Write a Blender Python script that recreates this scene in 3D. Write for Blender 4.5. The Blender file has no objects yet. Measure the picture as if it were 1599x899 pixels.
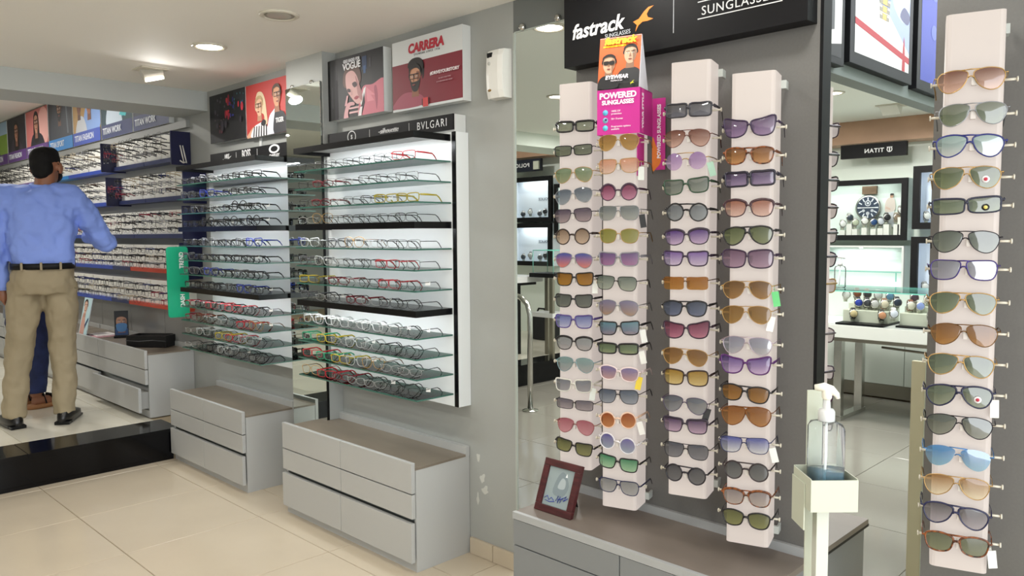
import bpy, bmesh, math, random
from mathutils import Vector, Matrix
random.seed(7)
scn = bpy.context.scene
COL = scn.collection
pi = math.pi

# ------------------------------------------------------------------ camera, world, exposure
def rot_cam(yaw, pitch, roll):
    f = Vector((math.sin(yaw)*math.cos(pitch), math.cos(yaw)*math.cos(pitch), math.sin(pitch)))
    r = Vector((math.cos(yaw), -math.sin(yaw), 0)); u = r.cross(f)
    c, s = math.cos(roll), math.sin(roll)
    r2 = c*r + s*u; u2 = -s*r + c*u
    return Matrix((r2, u2, -f)).transposed()
cam_d = bpy.data.cameras.new('camera'); cam = bpy.data.objects.new('camera', cam_d); COL.objects.link(cam)
cam.matrix_world = Matrix.Translation((0, 0, 1.33)) @ rot_cam(math.radians(45.41), math.radians(-3.99), math.radians(-.385)).to_4x4()
cam_d.sensor_fit = 'HORIZONTAL'; cam_d.sensor_width = 36.0; cam_d.lens = 36.0*1225.0/1599.0
cam_d.clip_start = .05
scn.camera = cam
scn.view_settings.view_transform = 'Standard'; scn.view_settings.look = 'None'
scn.view_settings.gamma = 1.0; scn.view_settings.use_curve_mapping = False
scn.view_settings.exposure = 0.0
world = bpy.data.worlds.new('world'); scn.world = world; world.use_nodes = True
world.node_tree.nodes['Background'].inputs[0].default_value = (.93, .97, 1.0, 1)
world.node_tree.nodes['Background'].inputs[1].default_value = 4.3
LAMP_W = 6.6          # watts of one ceiling downlight
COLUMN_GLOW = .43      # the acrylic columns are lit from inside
scn.cycles.use_denoising = True
scn.cycles.max_bounces = 10
scn.cycles.transparent_max_bounces = 24
scn.cycles.sample_clamp_indirect = 6.0
scn.cycles.caustics_reflective = False; scn.cycles.caustics_refractive = False

# ------------------------------------------------------------------ materials
def lin(c):
    if isinstance(c, str):
        c = c.lstrip('#'); c = [int(c[i:i+2], 16)/255 for i in (0, 2, 4)]
    return tuple(x/12.92 if x <= .04045 else ((x+.055)/1.055)**2.4 for x in c) + (1,)
MATS = {}
def mat(name, color, rough=.5, metal=0.0, spec=.5, emit=0.0, ecol=None, var=0.0, vscale=8.0, bump=0.0, bscale=200.0, coat=0.0, vec_scale=None, color2=None):
    if name in MATS: return MATS[name]
    m = bpy.data.materials.new(name); m.use_nodes = True; nt = m.node_tree
    b = nt.nodes['Principled BSDF']
    b.inputs['Base Color'].default_value = lin(color); b.inputs['Roughness'].default_value = rough
    b.inputs['Metallic'].default_value = metal; b.inputs['Specular IOR Level'].default_value = spec
    if coat: b.inputs['Coat Weight'].default_value = coat; b.inputs['Coat Roughness'].default_value = .08
    if emit: b.inputs['Emission Color'].default_value = lin(ecol or color); b.inputs['Emission Strength'].default_value = emit
    if var or bump:
        tc = nt.nodes.new('ShaderNodeTexCoord'); mp = nt.nodes.new('ShaderNodeMapping')
        nt.links.new(tc.outputs['Object'], mp.inputs[0])
        if vec_scale: mp.inputs['Scale'].default_value = vec_scale
    if var:
        n = nt.nodes.new('ShaderNodeTexNoise'); n.inputs['Scale'].default_value = vscale; n.inputs['Detail'].default_value = 6
        nt.links.new(mp.outputs[0], n.inputs['Vector'])
        r = nt.nodes.new('ShaderNodeValToRGB'); c = lin(color); c2 = lin(color2) if color2 else None
        r.color_ramp.elements[0].position = .35; r.color_ramp.elements[1].position = .65
        r.color_ramp.elements[0].color = c2 or tuple(max(0, x*(1-var)) for x in c[:3]) + (1,)
        r.color_ramp.elements[1].color = tuple(min(1, x*(1+var)) for x in c[:3]) + (1,) if not c2 else c
        nt.links.new(n.outputs['Fac'], r.inputs[0]); nt.links.new(r.outputs[0], b.inputs['Base Color'])
    if bump:
        n2 = nt.nodes.new('ShaderNodeTexNoise'); n2.inputs['Scale'].default_value = bscale; n2.inputs['Detail'].default_value = 4
        nt.links.new(mp.outputs[0], n2.inputs['Vector'])
        bp = nt.nodes.new('ShaderNodeBump'); bp.inputs['Strength'].default_value = bump; bp.inputs['Distance'].default_value = .002
        nt.links.new(n2.outputs['Fac'], bp.inputs['Height']); nt.links.new(bp.outputs[0], b.inputs['Normal'])
    MATS[name] = m; return m
def flat(color, rough=.55):
    return mat('ink_' + color.lstrip('#') + ('' if rough == .55 else '_%d' % int(rough*100)), color, rough)
def lens_mat(top, bot, mirror=.05):
    k = 'lens_%s_%s_%d' % (top.strip('#'), bot.strip('#'), int(mirror*100))
    if k in MATS: return MATS[k]
    m = bpy.data.materials.new(k); m.use_nodes = True; nt = m.node_tree; nt.nodes.remove(nt.nodes['Principled BSDF'])
    tc = nt.nodes.new('ShaderNodeTexCoord'); sp = nt.nodes.new('ShaderNodeSeparateXYZ'); nt.links.new(tc.outputs['Generated'], sp.inputs[0])
    r = nt.nodes.new('ShaderNodeValToRGB'); r.color_ramp.elements[0].color = lin(bot); r.color_ramp.elements[1].color = lin(top)
    r.color_ramp.elements[0].position = .12; r.color_ramp.elements[1].position = .88
    nt.links.new(sp.outputs[2], r.inputs[0])
    tr = nt.nodes.new('ShaderNodeBsdfTransparent'); df = nt.nodes.new('ShaderNodeBsdfDiffuse'); gl = nt.nodes.new('ShaderNodeBsdfGlossy')
    gl.inputs['Roughness'].default_value = .04
    gm = nt.nodes.new('ShaderNodeGamma'); gm.inputs[1].default_value = 1.08; nt.links.new(r.outputs[0], gm.inputs[0])
    nt.links.new(gm.outputs[0], tr.inputs[0]); nt.links.new(gm.outputs[0], df.inputs[0])
    m1 = nt.nodes.new('ShaderNodeMixShader'); m1.inputs[0].default_value = .26
    nt.links.new(tr.outputs[0], m1.inputs[1]); nt.links.new(df.outputs[0], m1.inputs[2])
    fr = nt.nodes.new('ShaderNodeFresnel'); fr.inputs[0].default_value = 1.5
    ad = nt.nodes.new('ShaderNodeMath'); ad.operation = 'ADD'; ad.inputs[1].default_value = mirror; nt.links.new(fr.outputs[0], ad.inputs[0])
    m2 = nt.nodes.new('ShaderNodeMixShader'); nt.links.new(ad.outputs[0], m2.inputs[0]); nt.links.new(m1.outputs[0], m2.inputs[1]); nt.links.new(gl.outputs[0], m2.inputs[2])
    nt.links.new(m2.outputs[0], nt.nodes['Material Output'].inputs[0]); MATS[k] = m; return m
def clear_mat(name, tint, body=0.0, bodycol='#ffffff', ior=1.45):
    if name in MATS: return MATS[name]
    m = bpy.data.materials.new(name); m.use_nodes = True; nt = m.node_tree; nt.nodes.remove(nt.nodes['Principled BSDF'])
    tr = nt.nodes.new('ShaderNodeBsdfTransparent'); tr.inputs[0].default_value = lin(tint)
    gl = nt.nodes.new('ShaderNodeBsdfGlossy'); gl.inputs['Roughness'].default_value = .02
    df = nt.nodes.new('ShaderNodeBsdfDiffuse'); df.inputs[0].default_value = lin(bodycol)
    m1 = nt.nodes.new('ShaderNodeMixShader'); m1.inputs[0].default_value = body
    nt.links.new(tr.outputs[0], m1.inputs[1]); nt.links.new(df.outputs[0], m1.inputs[2])
    fr = nt.nodes.new('ShaderNodeFresnel'); fr.inputs[0].default_value = ior
    m2 = nt.nodes.new('ShaderNodeMixShader'); nt.links.new(fr.outputs[0], m2.inputs[0]); nt.links.new(m1.outputs[0], m2.inputs[1]); nt.links.new(gl.outputs[0], m2.inputs[2])
    nt.links.new(m2.outputs[0], nt.nodes['Material Output'].inputs[0]); MATS[name] = m; return m
def tortoise():
    return mat('tortoise', '#8a4a1e', .2, var=.9, vscale=120, color2='#1c0f0a')

WALL = mat('wall_paint', '#a0a29e', .6, var=.02, vscale=1.5, bump=.15, bscale=90)
CEIL = mat('ceiling_paint', '#eceae4', .8)
WHITE = mat('white_laminate', '#d3d5d3', .35)
CABW = mat('grey_white_laminate', '#b0b1af', .38, var=.015, vscale=2)
TOPM = mat('brown_grey_laminate', '#857a6c', .4, var=.25, vscale=3.0, vec_scale=(1, .35, 1))
BLACK = mat('black_gloss', '#09090b', .25, spec=.3)
BLACKM = mat('black_matt', '#101012', .5, spec=.2)
BOARDW = mat('white_backboard', '#e6eaea', .25)
ALU = mat('aluminium_groove', '#8d9494', .35, .8)
NAVY = mat('navy_panel', '#11133a', .35)
GRANITE = mat('black_granite', '#08080a', .1, spec=.22, var=.4, vscale=300)
TILE = mat('beige_vitrified_tile', '#c0b39e', .16, var=.03, vscale=2.2)
TILE2 = mat('ivory_vitrified_tile', '#ddd8c8', .12, var=.03, vscale=2.2)
GROUT = mat('tile_grout', '#a8987e', .8)
PANELG = mat('grey_display_panel', '#686764', .5, var=.03, vscale=160)
BENCHG = mat('grey_bench_laminate', '#7d8081', .45)
BENCHT = mat('taupe_bench_top', '#7b7168', .4, var=.22, vscale=3.0, vec_scale=(1, .5, 1))
BENCHE = mat('bench_edge_strip', '#a3a5a5', .4)
CHROME = mat('chrome', '#c8c8c4', .18, 1.0)
STEELB = mat('brushed_steel', '#9a958a', .3, 1.0)
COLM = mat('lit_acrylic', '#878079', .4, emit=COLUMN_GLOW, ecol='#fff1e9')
PEGM = mat('peg_plastic', '#d6d0c0', .4)
CREAM = mat('cream_powder_coat', '#bec2b0', .45)
GLASSF = clear_mat('shelf_glass', '#fdfefe', ior=1.13)
GLASSE = mat('shelf_glass_edge', '#3f6a5e', .15)
EYEL = clear_mat('clear_lens', '#fdfefe', .02)
MIRROR = mat('mirror_silver', '#e2ebe6', .01, 1.0)
SKIN = mat('skin_brown', '#8a5a41', .5)
LEDW = mat('lamp_diffuser', '#fffaf0', .5, emit=14.0, ecol='#fff6e6')

# ------------------------------------------------------------------ mesh helpers
class MB:
    def __init__(s): s.v = []; s.f = []; s.mi = []; s.sm = []
    def add(s, vs, fs, mi=0, smooth=False):
        o = len(s.v); s.v += [Vector(p) for p in vs]
        for f in fs: s.f.append([i+o for i in f]); s.mi.append(mi); s.sm.append(smooth)
        return s
    def box(s, x0, x1, y0, y1, z0, z1, mi=0, M=None, sides=None):
        vs = [(x0, y0, z0), (x1, y0, z0), (x1, y1, z0), (x0, y1, z0), (x0, y0, z1), (x1, y0, z1), (x1, y1, z1), (x0, y1, z1)]
        if M: vs = [M @ Vector(p) for p in vs]
        fs = [(0, 3, 2, 1), (4, 5, 6, 7), (0, 1, 5, 4), (1, 2, 6, 5), (2, 3, 7, 6), (3, 0, 4, 7)]
        s.add(vs, fs, mi)
        if sides is not None:
            for k in range(-4, 0): s.mi[k] = sides
        return s
    def prism(s, poly, depth, M=None, mi=0):     # poly in local (x,z), extruded along +y by depth
        n = len(poly); vs = [(x, 0, z) for x, z in poly] + [(x, depth, z) for x, z in poly]
        if M: vs = [M @ Vector(p) for p in vs]
        fs = [list(range(n)), list(range(2*n-1, n-1, -1))] + [(i, i+n, (i+1) % n+n, (i+1) % n) for i in range(n)]
        return s.add(vs, fs, mi)
    def tube(s, path, rad, n=8, cap=True, mi=0, smooth=True, flatx=1.0, M=None):
        path = [Vector(p) for p in path]
        rad = rad if isinstance(rad, (list, tuple)) else [rad]*len(path)
        rings = []; prev = None
        for i, p in enumerate(path):
            t = (path[min(i+1, len(path)-1)] - path[max(i-1, 0)]).normalized()
            a = prev if prev is not None else (Vector((0, 0, 1)) if abs(t.z) < .9 else Vector((1, 0, 0)))
            b = t.cross(a).normalized(); a = b.cross(t).normalized(); prev = a
            rings.append([p + (a*math.cos(2*pi*k/n) + b*flatx*math.sin(2*pi*k/n))*rad[i] for k in range(n)])
        vs = [q for r in rings for q in r]; fs = []
        for i in range(len(path)-1):
            for k in range(n): fs.append((i*n+k, i*n+(k+1) % n, (i+1)*n+(k+1) % n, (i+1)*n+k))
        if cap:
            fs.append(list(range(n))[::-1]); fs.append([(len(path)-1)*n+k for k in range(n)])
        if M: vs = [M @ q for q in vs]
        return s.add(vs, fs, mi, smooth)
    def lathe(s, prof, n=24, c=(0, 0, 0), mi=0, smooth=True, M=None):   # prof (r,z)
        vs = []; fs = []
        for r, z in prof:
            for k in range(n): vs.append(Vector((c[0]+r*math.cos(2*pi*k/n), c[1]+r*math.sin(2*pi*k/n), c[2]+z)))
        for i in range(len(prof)-1):
            for k in range(n): fs.append((i*n+k, i*n+(k+1) % n, (i+1)*n+(k+1) % n, (i+1)*n+k))
        fs.append(list(range(n))[::-1]); fs.append([(len(prof)-1)*n+k for k in range(n)])
        if M: vs = [M @ q for q in vs]
        return s.add(vs, fs, mi, smooth)
    def ball(s, c, r, n=12, m=8, mi=0, M=None):   # r scalar or (rx,ry,rz)
        r = r if isinstance(r, (list, tuple)) else (r, r, r); c = Vector(c); vs = []; fs = []
        vs.append(c+Vector((0, 0, r[2])))
        for i in range(1, m):
            a = pi*i/m
            for k in range(n): vs.append(c+Vector((r[0]*math.sin(a)*math.cos(2*pi*k/n), r[1]*math.sin(a)*math.sin(2*pi*k/n), r[2]*math.cos(a))))
        vs.append(c-Vector((0, 0, r[2]))); L = len(vs)-1
        for k in range(n): fs.append((0, 1+k, 1+(k+1) % n)); fs.append((L, 1+(m-2)*n+(k+1) % n, 1+(m-2)*n+k))
        for i in range(m-2):
            for k in range(n): fs.append((1+i*n+k, 1+(i+1)*n+k, 1+(i+1)*n+(k+1) % n, 1+i*n+(k+1) % n))
        if M: vs = [M @ q for q in vs]
        return s.add(vs, fs, mi, True)
    def mesh(s, name, mats, off=(0, 0, 0), bevel=0.0, fix=True):
        me = bpy.data.meshes.new(name); off = Vector(off)
        me.from_pydata([tuple(p-off) for p in s.v], [], s.f)
        for m in (mats if isinstance(mats, (list, tuple)) else [mats]): me.materials.append(m)
        me.polygons.foreach_set('material_index', s.mi); me.polygons.foreach_set('use_smooth', s.sm)
        if fix or bevel:
            bm = bmesh.new(); bm.from_mesh(me)
            if bevel:
                bmesh.ops.bevel(bm, geom=list(bm.edges), offset=bevel, segments=2, profile=.7, affect='EDGES', clamp_overlap=True)
            bmesh.ops.recalc_face_normals(bm, faces=bm.faces); bm.to_mesh(me); bm.free()
        me.update(); return me
def link(name, me, parent=None):
    o = bpy.data.objects.new(name, me); COL.objects.link(o)
    if parent: o.parent = parent
    return o
def wloc(p):
    v = Vector((0, 0, 0))
    while p: v += p.location; p = p.parent
    return v
def tag(o, label=None, cat=None, group=None, kind=None):
    if label: o['label'] = label
    if cat: o['category'] = cat
    if group: o['group'] = group
    if kind: o['kind'] = kind
    return o
def thing(name, label, cat, loc=(0, 0, 0), group=None, rz=0.0):
    o = bpy.data.objects.new(name, None); COL.objects.link(o); o.location = loc; o.rotation_euler = (0, 0, rz)
    o.empty_display_size = .05
    return tag(o, label, cat, group)
def part(name, mb, m, parent, label=None, bevel=0.0, local=False):   # mb in world coords unless local
    off = (0, 0, 0) if local else wloc(parent)
    o = link(name, mb.mesh(name, m, off, bevel), parent)
    return tag(o, label)
def solo(name, mb, m, label, cat, loc, group=None, bevel=0.0):
    o = link(name, mb.mesh(name, m, loc, bevel)); o.location = loc
    return tag(o, label, cat, group)
def struct(name, mb, m, parent=None, bevel=0.0):
    o = link(name, mb.mesh(name, m, (0, 0, 0), bevel), parent)
    return tag(o, kind='structure')
def place(o, loc, rz=0.0, roll=0.0, pitch=0.0):
    o.location = loc; o.rotation_euler = (0, 0, 0)
    o.matrix_basis = Matrix.Translation(loc) @ Matrix.Rotation(rz, 4, 'Z') @ Matrix.Rotation(roll, 4, 'Y') @ Matrix.Rotation(pitch, 4, 'X')
def copy_tree(o, parent=None):
    c = o.copy(); COL.objects.link(c); c.parent = parent
    for ch in list(o.children): copy_tree(ch, c)
    return c

# plane frames for prints: origin at lower left as the viewer sees it, u to the viewer's right, v up, n to the viewer
class Fr:
    def __init__(s, o, u, v=(0, 0, 1)):
        s.o = Vector(o); s.u = Vector(u).normalized(); s.v = Vector(v).normalized(); s.n = s.u.cross(s.v).normalized()
    def at(s, a, b, d=0.0): return s.o + s.u*a + s.v*b + s.n*d
    def mat4(s, a, b, d, ang=0.0, sx=1.0):
        c, q = math.cos(ang), math.sin(ang); U = s.u*c + s.v*q; V = -s.u*q + s.v*c
        M = Matrix((U*sx, V, s.n)).transposed().to_4x4(); M.translation = s.at(a, b, d); return M
WALLU = (0, -1, 0)
def text(body, fr, a, b, size, m, parent, d=.0012, align='CENTER', bold=0.0, shear=0.0, ang=0.0, sx=1.0, space=1.0, name='lettering'):
    c = bpy.data.curves.new(name, 'FONT'); c.body = body; c.size = size; c.align_x = align; c.offset = bold; c.shear = shear
    c.space_character = space; c.extrude = .0004; c.resolution_u = 3; c.fill_mode = 'BOTH'; c.materials.append(m)
    o = link(name, c, parent); M = fr.mat4(a, b, d, ang, sx); M.translation -= wloc(parent); o.matrix_basis = M
    return o
def smooth_loop(pts, k=4):
    n = len(pts); out = []
    for i in range(n):
        p0, p1, p2, p3 = pts[i-1], pts[i], pts[(i+1) % n], pts[(i+2) % n]
        for j in range(k):
            t = j/k
            out.append(tuple(.5*((2*p1[q])+(-p0[q]+p2[q])*t+(2*p0[q]-5*p1[q]+4*p2[q]-p3[q])*t*t+(-p0[q]+3*p1[q]-3*p2[q]+p3[q])*t**3) for q in (0, 1)))
    return out
def picture(fr, W, H, layers, parent, d0=.0006, name='print'):
    """flat printed picture: coloured shapes in 0..1 coordinates, one thin layer above another"""
    mb = MB(); mats = []
    for i, L in enumerate(layers):
        col, kind = L[0], L[1]
        if kind == 'rect': x0, y0, x1, y1 = L[2:6]; pts = [(x0, y0), (x1, y0), (x1, y1), (x0, y1)]
        elif kind == 'ell':
            cx, cy, rx, ry = L[2:6]; rot = L[6] if len(L) > 6 else 0
            pts = [(cx + (rx*math.cos(t)*math.cos(rot) - ry*(H/W)*math.sin(t)*math.sin(rot)), cy + (rx*(W/H)*math.cos(t)*math.sin(rot) + ry*math.sin(t)*math.cos(rot))) for t in [2*pi*k/20 for k in range(20)]]
        elif kind == 'poly': pts = L[2]
        else: pts = smooth_loop(L[2])
        pts = [(min(1, max(0, x)), min(1, max(0, y))) for x, y in pts]
        cl = [pts[0]]
        for p in pts[1:]:
            if abs(p[0]-cl[-1][0])+abs(p[1]-cl[-1][1]) > 1e-5: cl.append(p)
        m = flat(col)
        if m not in mats: mats.append(m)
        mb.add([fr.at(x*W, y*H, d0 + .00012*i) for x, y in cl], [list(range(len(cl)))], mats.index(m))
    o = link(name, mb.mesh(name, mats, wloc(parent), fix=False), parent); return o
def head(cx, cy, s, asp, skin, hair, shade, long=False, beard=False, specs='#16110f', turn=0.0, dark=False, cap=True):
    """a generic printed face: s = half face height in v units, asp = H/W"""
    X = lambda x: cx + x*s*asp; Y = lambda y: cy + y*s
    P = lambda l: [(X(a), Y(b)) for a, b in l]; L = []
    if long: L.append((hair, 'smooth', P([(-.9, .5), (-.5, 1.2), (.4, 1.2), (.95, .4), (1.1, -1.4), (.6, -2), (-.6, -2), (-1.05, -1.3)])))
    L.append((shade, 'poly', P([(-.42, -.6), (.42, -.6), (.5, -1.6), (-.5, -1.6)])))
    L.append((hair, 'smooth', P([(-.76, .0), (-.8, .6), (-.36, 1.12), (.36, 1.12), (.8, .6), (.76, .0)])))
    L.append((skin, 'smooth', P([(-.72, .3), (-.55, .82), (0, .92), (.55, .82), (.72, .3), (.66, -.4), (.34, -.95), (0, -1.05), (-.34, -.95), (-.66, -.4)])))
    t = turn
    L.append((shade, 'smooth', P([(.3+t*.3, .5), (.66, .4), (.66, -.3), (.36, -.9), (.3, -.3)])))
    if beard: L.append((hair, 'smooth', P([(-.7, .0), (-.52, -.25), (-.25+t*.4, -.32), (.25+t*.4, -.32), (.52, -.25), (.7, 0), (.64, -.5), (.3, -1.1), (-.3, -1.1), (-.64, -.5)])))
    for e in (-.3, .3):
        L.append((hair, 'rect', X(e-.2+t*.3), Y(.3), X(e+.2+t*.3), Y(.37)))
        L.append(('#f2ece6', 'ell', X(e+t*.3), Y(.14), .13*s*asp, .06*s)); L.append(('#20140f', 'ell', X(e+t*.3), Y(.14), .06*s*asp, .06*s))
    L.append((shade, 'poly', P([(t*.4, .15), (.14+t*.5, -.28), (-.14+t*.4, -.3)])))
    L.append(('#7d3b36', 'smooth', P([(-.24+t*.4, -.56), (0+t*.4, -.5), (.24+t*.4, -.56), (0+t*.4, -.66)])))
    if specs:
        for e in (-.33, .33):
            c = e+t*.3
            if dark: L.append((specs, 'smooth', P([(c-.3, .32), (c+.3, .32), (c+.26, -.06), (c-.24, -.08)])))
            else:
                for q in ((c-.3, .28, c+.3, .36), (c-.3, -.1, c+.3, -.04), (c-.32, -.1, c-.26, .36), (c+.26, -.1, c+.32, .36)):
                    L.append((specs, 'rect', X(q[0]), Y(q[1]), X(q[2]), Y(q[3])))
        L.append((specs, 'rect', X(-.1+t*.3), Y(.2), X(.1+t*.3), Y(.28)))
    if cap: L.append((hair, 'smooth', P([(-.74, .30), (-.78, .78), (-.32, 1.12), (.3, 1.14), (.76, .78), (.74, .30), (.6, .62), (.1, .84), (-.5, .74), (-.64, .55)])))
    return L
ORD = ['first', 'second', 'third', 'fourth', 'fifth', 'sixth', 'seventh', 'eighth', 'ninth', 'tenth', 'eleventh', 'twelfth', 'thirteenth', 'fourteenth', 'fifteenth', 'sixteenth', 'seventeenth', 'eighteenth']

# ------------------------------------------------------------------ room shell
def tiles(prefix, parent, x0, x1, y0, y1, z, jx, jy, m, step=.6, gap=.0016):
    """single floor tiles with chamfered edges over a recessed bed"""
    full = None
    i0 = math.floor((x0-jx)/step); j0 = math.floor((y0-jy)/step)
    def tmesh(w, d):
        c = .0014; h = .006
        vs = [(c, c, 0), (w-c, c, 0), (w-c, d-c, 0), (c, d-c, 0), (0, 0, -c), (w, 0, -c), (w, d, -c), (0, d, -c), (0, 0, -h), (w, 0, -h), (w, d, -h), (0, d, -h)]
        fs = [(0, 1, 2, 3)] + [(a+4, (a+1) % 4+4, (a+1) % 4, a) for a in range(4)] + [(a+8, (a+1) % 4+8, (a+1) % 4+4, a+4) for a in range(4)]
        return MB().add(vs, fs).mesh(prefix, m, fix=False)
    i = i0
    while jx+i*step < x1-.01:
        j = j0
        while jy+j*step < y1-.01:
            a0, a1 = max(x0, jx+i*step)+gap, min(x1, jx+(i+1)*step)-gap; b0, b1 = max(y0, jy+j*step)+gap, min(y1, jy+(j+1)*step)-gap
            if a1-a0 > .02 and b1-b0 > .02:
                if abs(a1-a0-(step-2*gap)) < 1e-4 and abs(b1-b0-(step-2*gap)) < 1e-4:
                    full = full or tmesh(step-2*gap, step-2*gap); me = full
                else: me = tmesh(a1-a0, b1-b0)
                o = link(prefix, me, parent); o.location = (a0, b0, z)
            j += 1
        i += 1
WX = 2.155
floor = struct('floor', MB().box(-3.2, WX, -1.6, 4.9, -.12, -.0055), GROUT)
tiles('floor_tile', floor, -1.26, 1.95, .41, 4.685, 0, 1.142, 2.81, TILE)
tiles('floor_tile', floor, -3.2, -1.26, -1.6, 4.685, 0, 1.142, 2.81, TILE, step=1.2)
tiles('floor_tile', floor, -1.26, 2.15, -1.6, .41, 0, 1.142, 2.81, TILE, step=1.2)
tiles('floor_tile', floor, 1.95, WX, .41, 4.685, 0, 1.95, 2.81, TILE)
plat = struct('floor_platform', MB().box(-3.2, WX, 4.70, 10.6, -.1, .179), GROUT)
tiles('floor_tile', plat, -1.3, 1.86, 4.965, 9.6, .185, 1.142, 4.965, TILE2, step=.6)
step_ = struct('trim_step_edge', MB().box(-3.2, 1.86, 4.685, 4.70, 0, .168), GRANITE)
for k, (xa, xb) in enumerate(((-3.2, -.9), (-.898, .42), (.422, 1.1), (1.102, 1.9))):
    part('granite_slab', MB().box(xa, xb, 4.675, 4.962, .165, .186), GRANITE, step_, bevel=.002)
struct('wall_right', MB().box(WX, WX+.01, 2.108, 10.6, 0, 2.6), WALL)
for k, (yy, zz, w_, h_) in enumerate(((2.325, .41, .012, .035), (2.30, .33, .020, .030), (2.285, .285, .026, .022), (2.33, .24, .010, .028))):
    pts = [(yy+w_*math.cos(a)*(.7+.3*math.sin(3*a+k)), zz+h_*math.sin(a)*(.7+.3*math.cos(2*a+k))) for a in [2*pi*q/12 for q in range(12)]]
    cm = MB(); cm.add([(2.1546, y, z) for y, z in pts]+[(WX, y, z) for y, z in pts], [list(range(12)), list(range(23, 11, -1))]+[(q, (q+1) % 12, (q+1) % 12+12, q+12) for q in range(12)])
    part('paint_chip', cm, mat('bare_plaster', '#c2c3bc', .8), bpy.data.objects['wall_right'])
struct('wall_left', MB().box(-3.3, -3.2, -1.6, 10.6, 0, 2.6), WALL)
struct('wall_back', MB().box(-3.3, WX+.01, 10.6, 10.7, 0, 2.6), WALL)
struct('ceiling', MB().box(-3.3, 2.25, -1.6, 4.75, 2.2, 2.3), CEIL)
struct('ceiling_rear', MB().box(-3.3, WX+.01, 5.0, 10.7, 2.5, 2.6), CEIL)
struct('beam', MB().box(-3.3, WX, 4.72, 5.10, 2.085, 2.52), mat('beam_paint', '#b4b8b5', .7))
struct('pillar', MB().box(2.078, WX, 3.31, 3.645, 0, 2.2), WALL)
sk = struct('baseboard_right', MB().box(2.152, WX, 2.108, 2.37, 0, .066), GROUT)
for a, b in ((2.11, 2.232), (2.235, 2.37)):
    part('skirting_tile', MB().box(2.143, 2.1545, a, b, .001, .069), TILE, sk, bevel=.0015)
# grey tiled splash band under the rear display boards
band = struct('wall_band', MB().box(2.147, WX, 4.82, 10.5, .60, .86), mat('band_grout', '#9a9a96', .7))
for k in range(9):
    part('wall_tile', MB().box(2.138, 2.1475, 4.83+k*.62, 4.83+k*.62+.615, .602, .858), mat('grey_wall_tile', '#8b8b88', .3), band, bevel=.0015)

# ------------------------------------------------------------------ ceiling lamps
def lamp_light(name, loc, w, size, parent, tilt=None):
    l = bpy.data.lights.new(name, 'AREA'); l.shape = 'DISK'; l.size = size; l.energy = w; l.color = (1, .975, .93)
    o = bpy.data.objects.new(name, l); COL.objects.link(o); o.parent = parent; o.location = loc
    if tilt: o.rotation_euler = tilt
    return o
def downlight(x, y, z, label, lit=True, r=.062, group='round downlights in the ceiling', w=None):
    t = thing('ceiling_light', label, 'ceiling light', (x, y, z), group)
    ring = MB().lathe([(r+.016, 0), (r+.016, -.004), (r+.006, -.009), (r, -.006), (r-.004, .0), (r-.004, -.001)], 28)
    part('ring', ring, mat('lamp_ring', '#cfcabb', .4), t, local=True)
    dif = MB().lathe([(r-.005, -.0045), (r-.02, -.0055), (.002, -.006)], 24)
    part('diffuser', dif, LEDW if lit else mat('lamp_off', '#a9a59b', .3), t, local=True)
    if lit: lamp_light('lamp', (0, 0, -.012), w or LAMP_W, r*2, t)
    return t
downlight(1.652, 3.578, 2.2, 'lit round recessed downlight in the ceiling before the red poster')
downlight(1.621, 2.883, 2.2, 'unlit round recessed downlight with a silvery reflector in the ceiling', lit=False)
t = thing('ceiling_light', 'square swivelling downlight tilted down, a bright edge, nearest the beam', 'ceiling light', (1.654, 4.28, 2.2), 'round downlights in the ceiling')
part('ring', MB().box(-.07, .07, -.07, .07, -.006, 0), mat('lamp_ring', '#cfcabb', .4), t, local=True, bevel=.002)
Mt = Matrix.Rotation(math.radians(38), 4, 'X') @ Matrix.Rotation(math.radians(-20), 4, 'Y')
part('housing', MB().box(-.05, .05, -.05, .05, -.04, .004, M=Mt), mat('lamp_housing', '#d8d5cb', .4), t, local=True, bevel=.003)
part('diffuser', MB().box(-.045, .045, -.056, -.049, -.034, -.022, M=Mt), LEDW, t, local=True)
lamp_light('lamp', (0, -.03, -.07), LAMP_W*.7, .08, t, (math.radians(-30), 0, 0))
for k, (x, y) in enumerate(((1.15, 2.25), (.35, .75), (.3, 3.6), (.3, 2.2), (.3, .6), (-1.3, 3.6), (-1.3, 1.4))):
    downlight(x, y, 2.2, 'lit round downlight in the front shop ceiling, %s out from the rack wall' % ORD[k], w=LAMP_W*(.45 if k < 2 else 1))
for k, (x, y) in enumerate(((1.80, 1.52), (1.80, .78))):
    downlight(x, y, 2.2, 'round downlight in the ceiling over the sunglasses bench, %s from the mirror' % ORD[k], w=2.6)
for k, (x, y) in enumerate(((1.35, 6.4), (1.35, 8.2), (-.6, 6.4), (-.6, 8.4))):
    downlight(x, y, 2.5, 'lit round downlight above the raised platform, %s from the poster row' % ORD[k], w=17.0)

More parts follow.
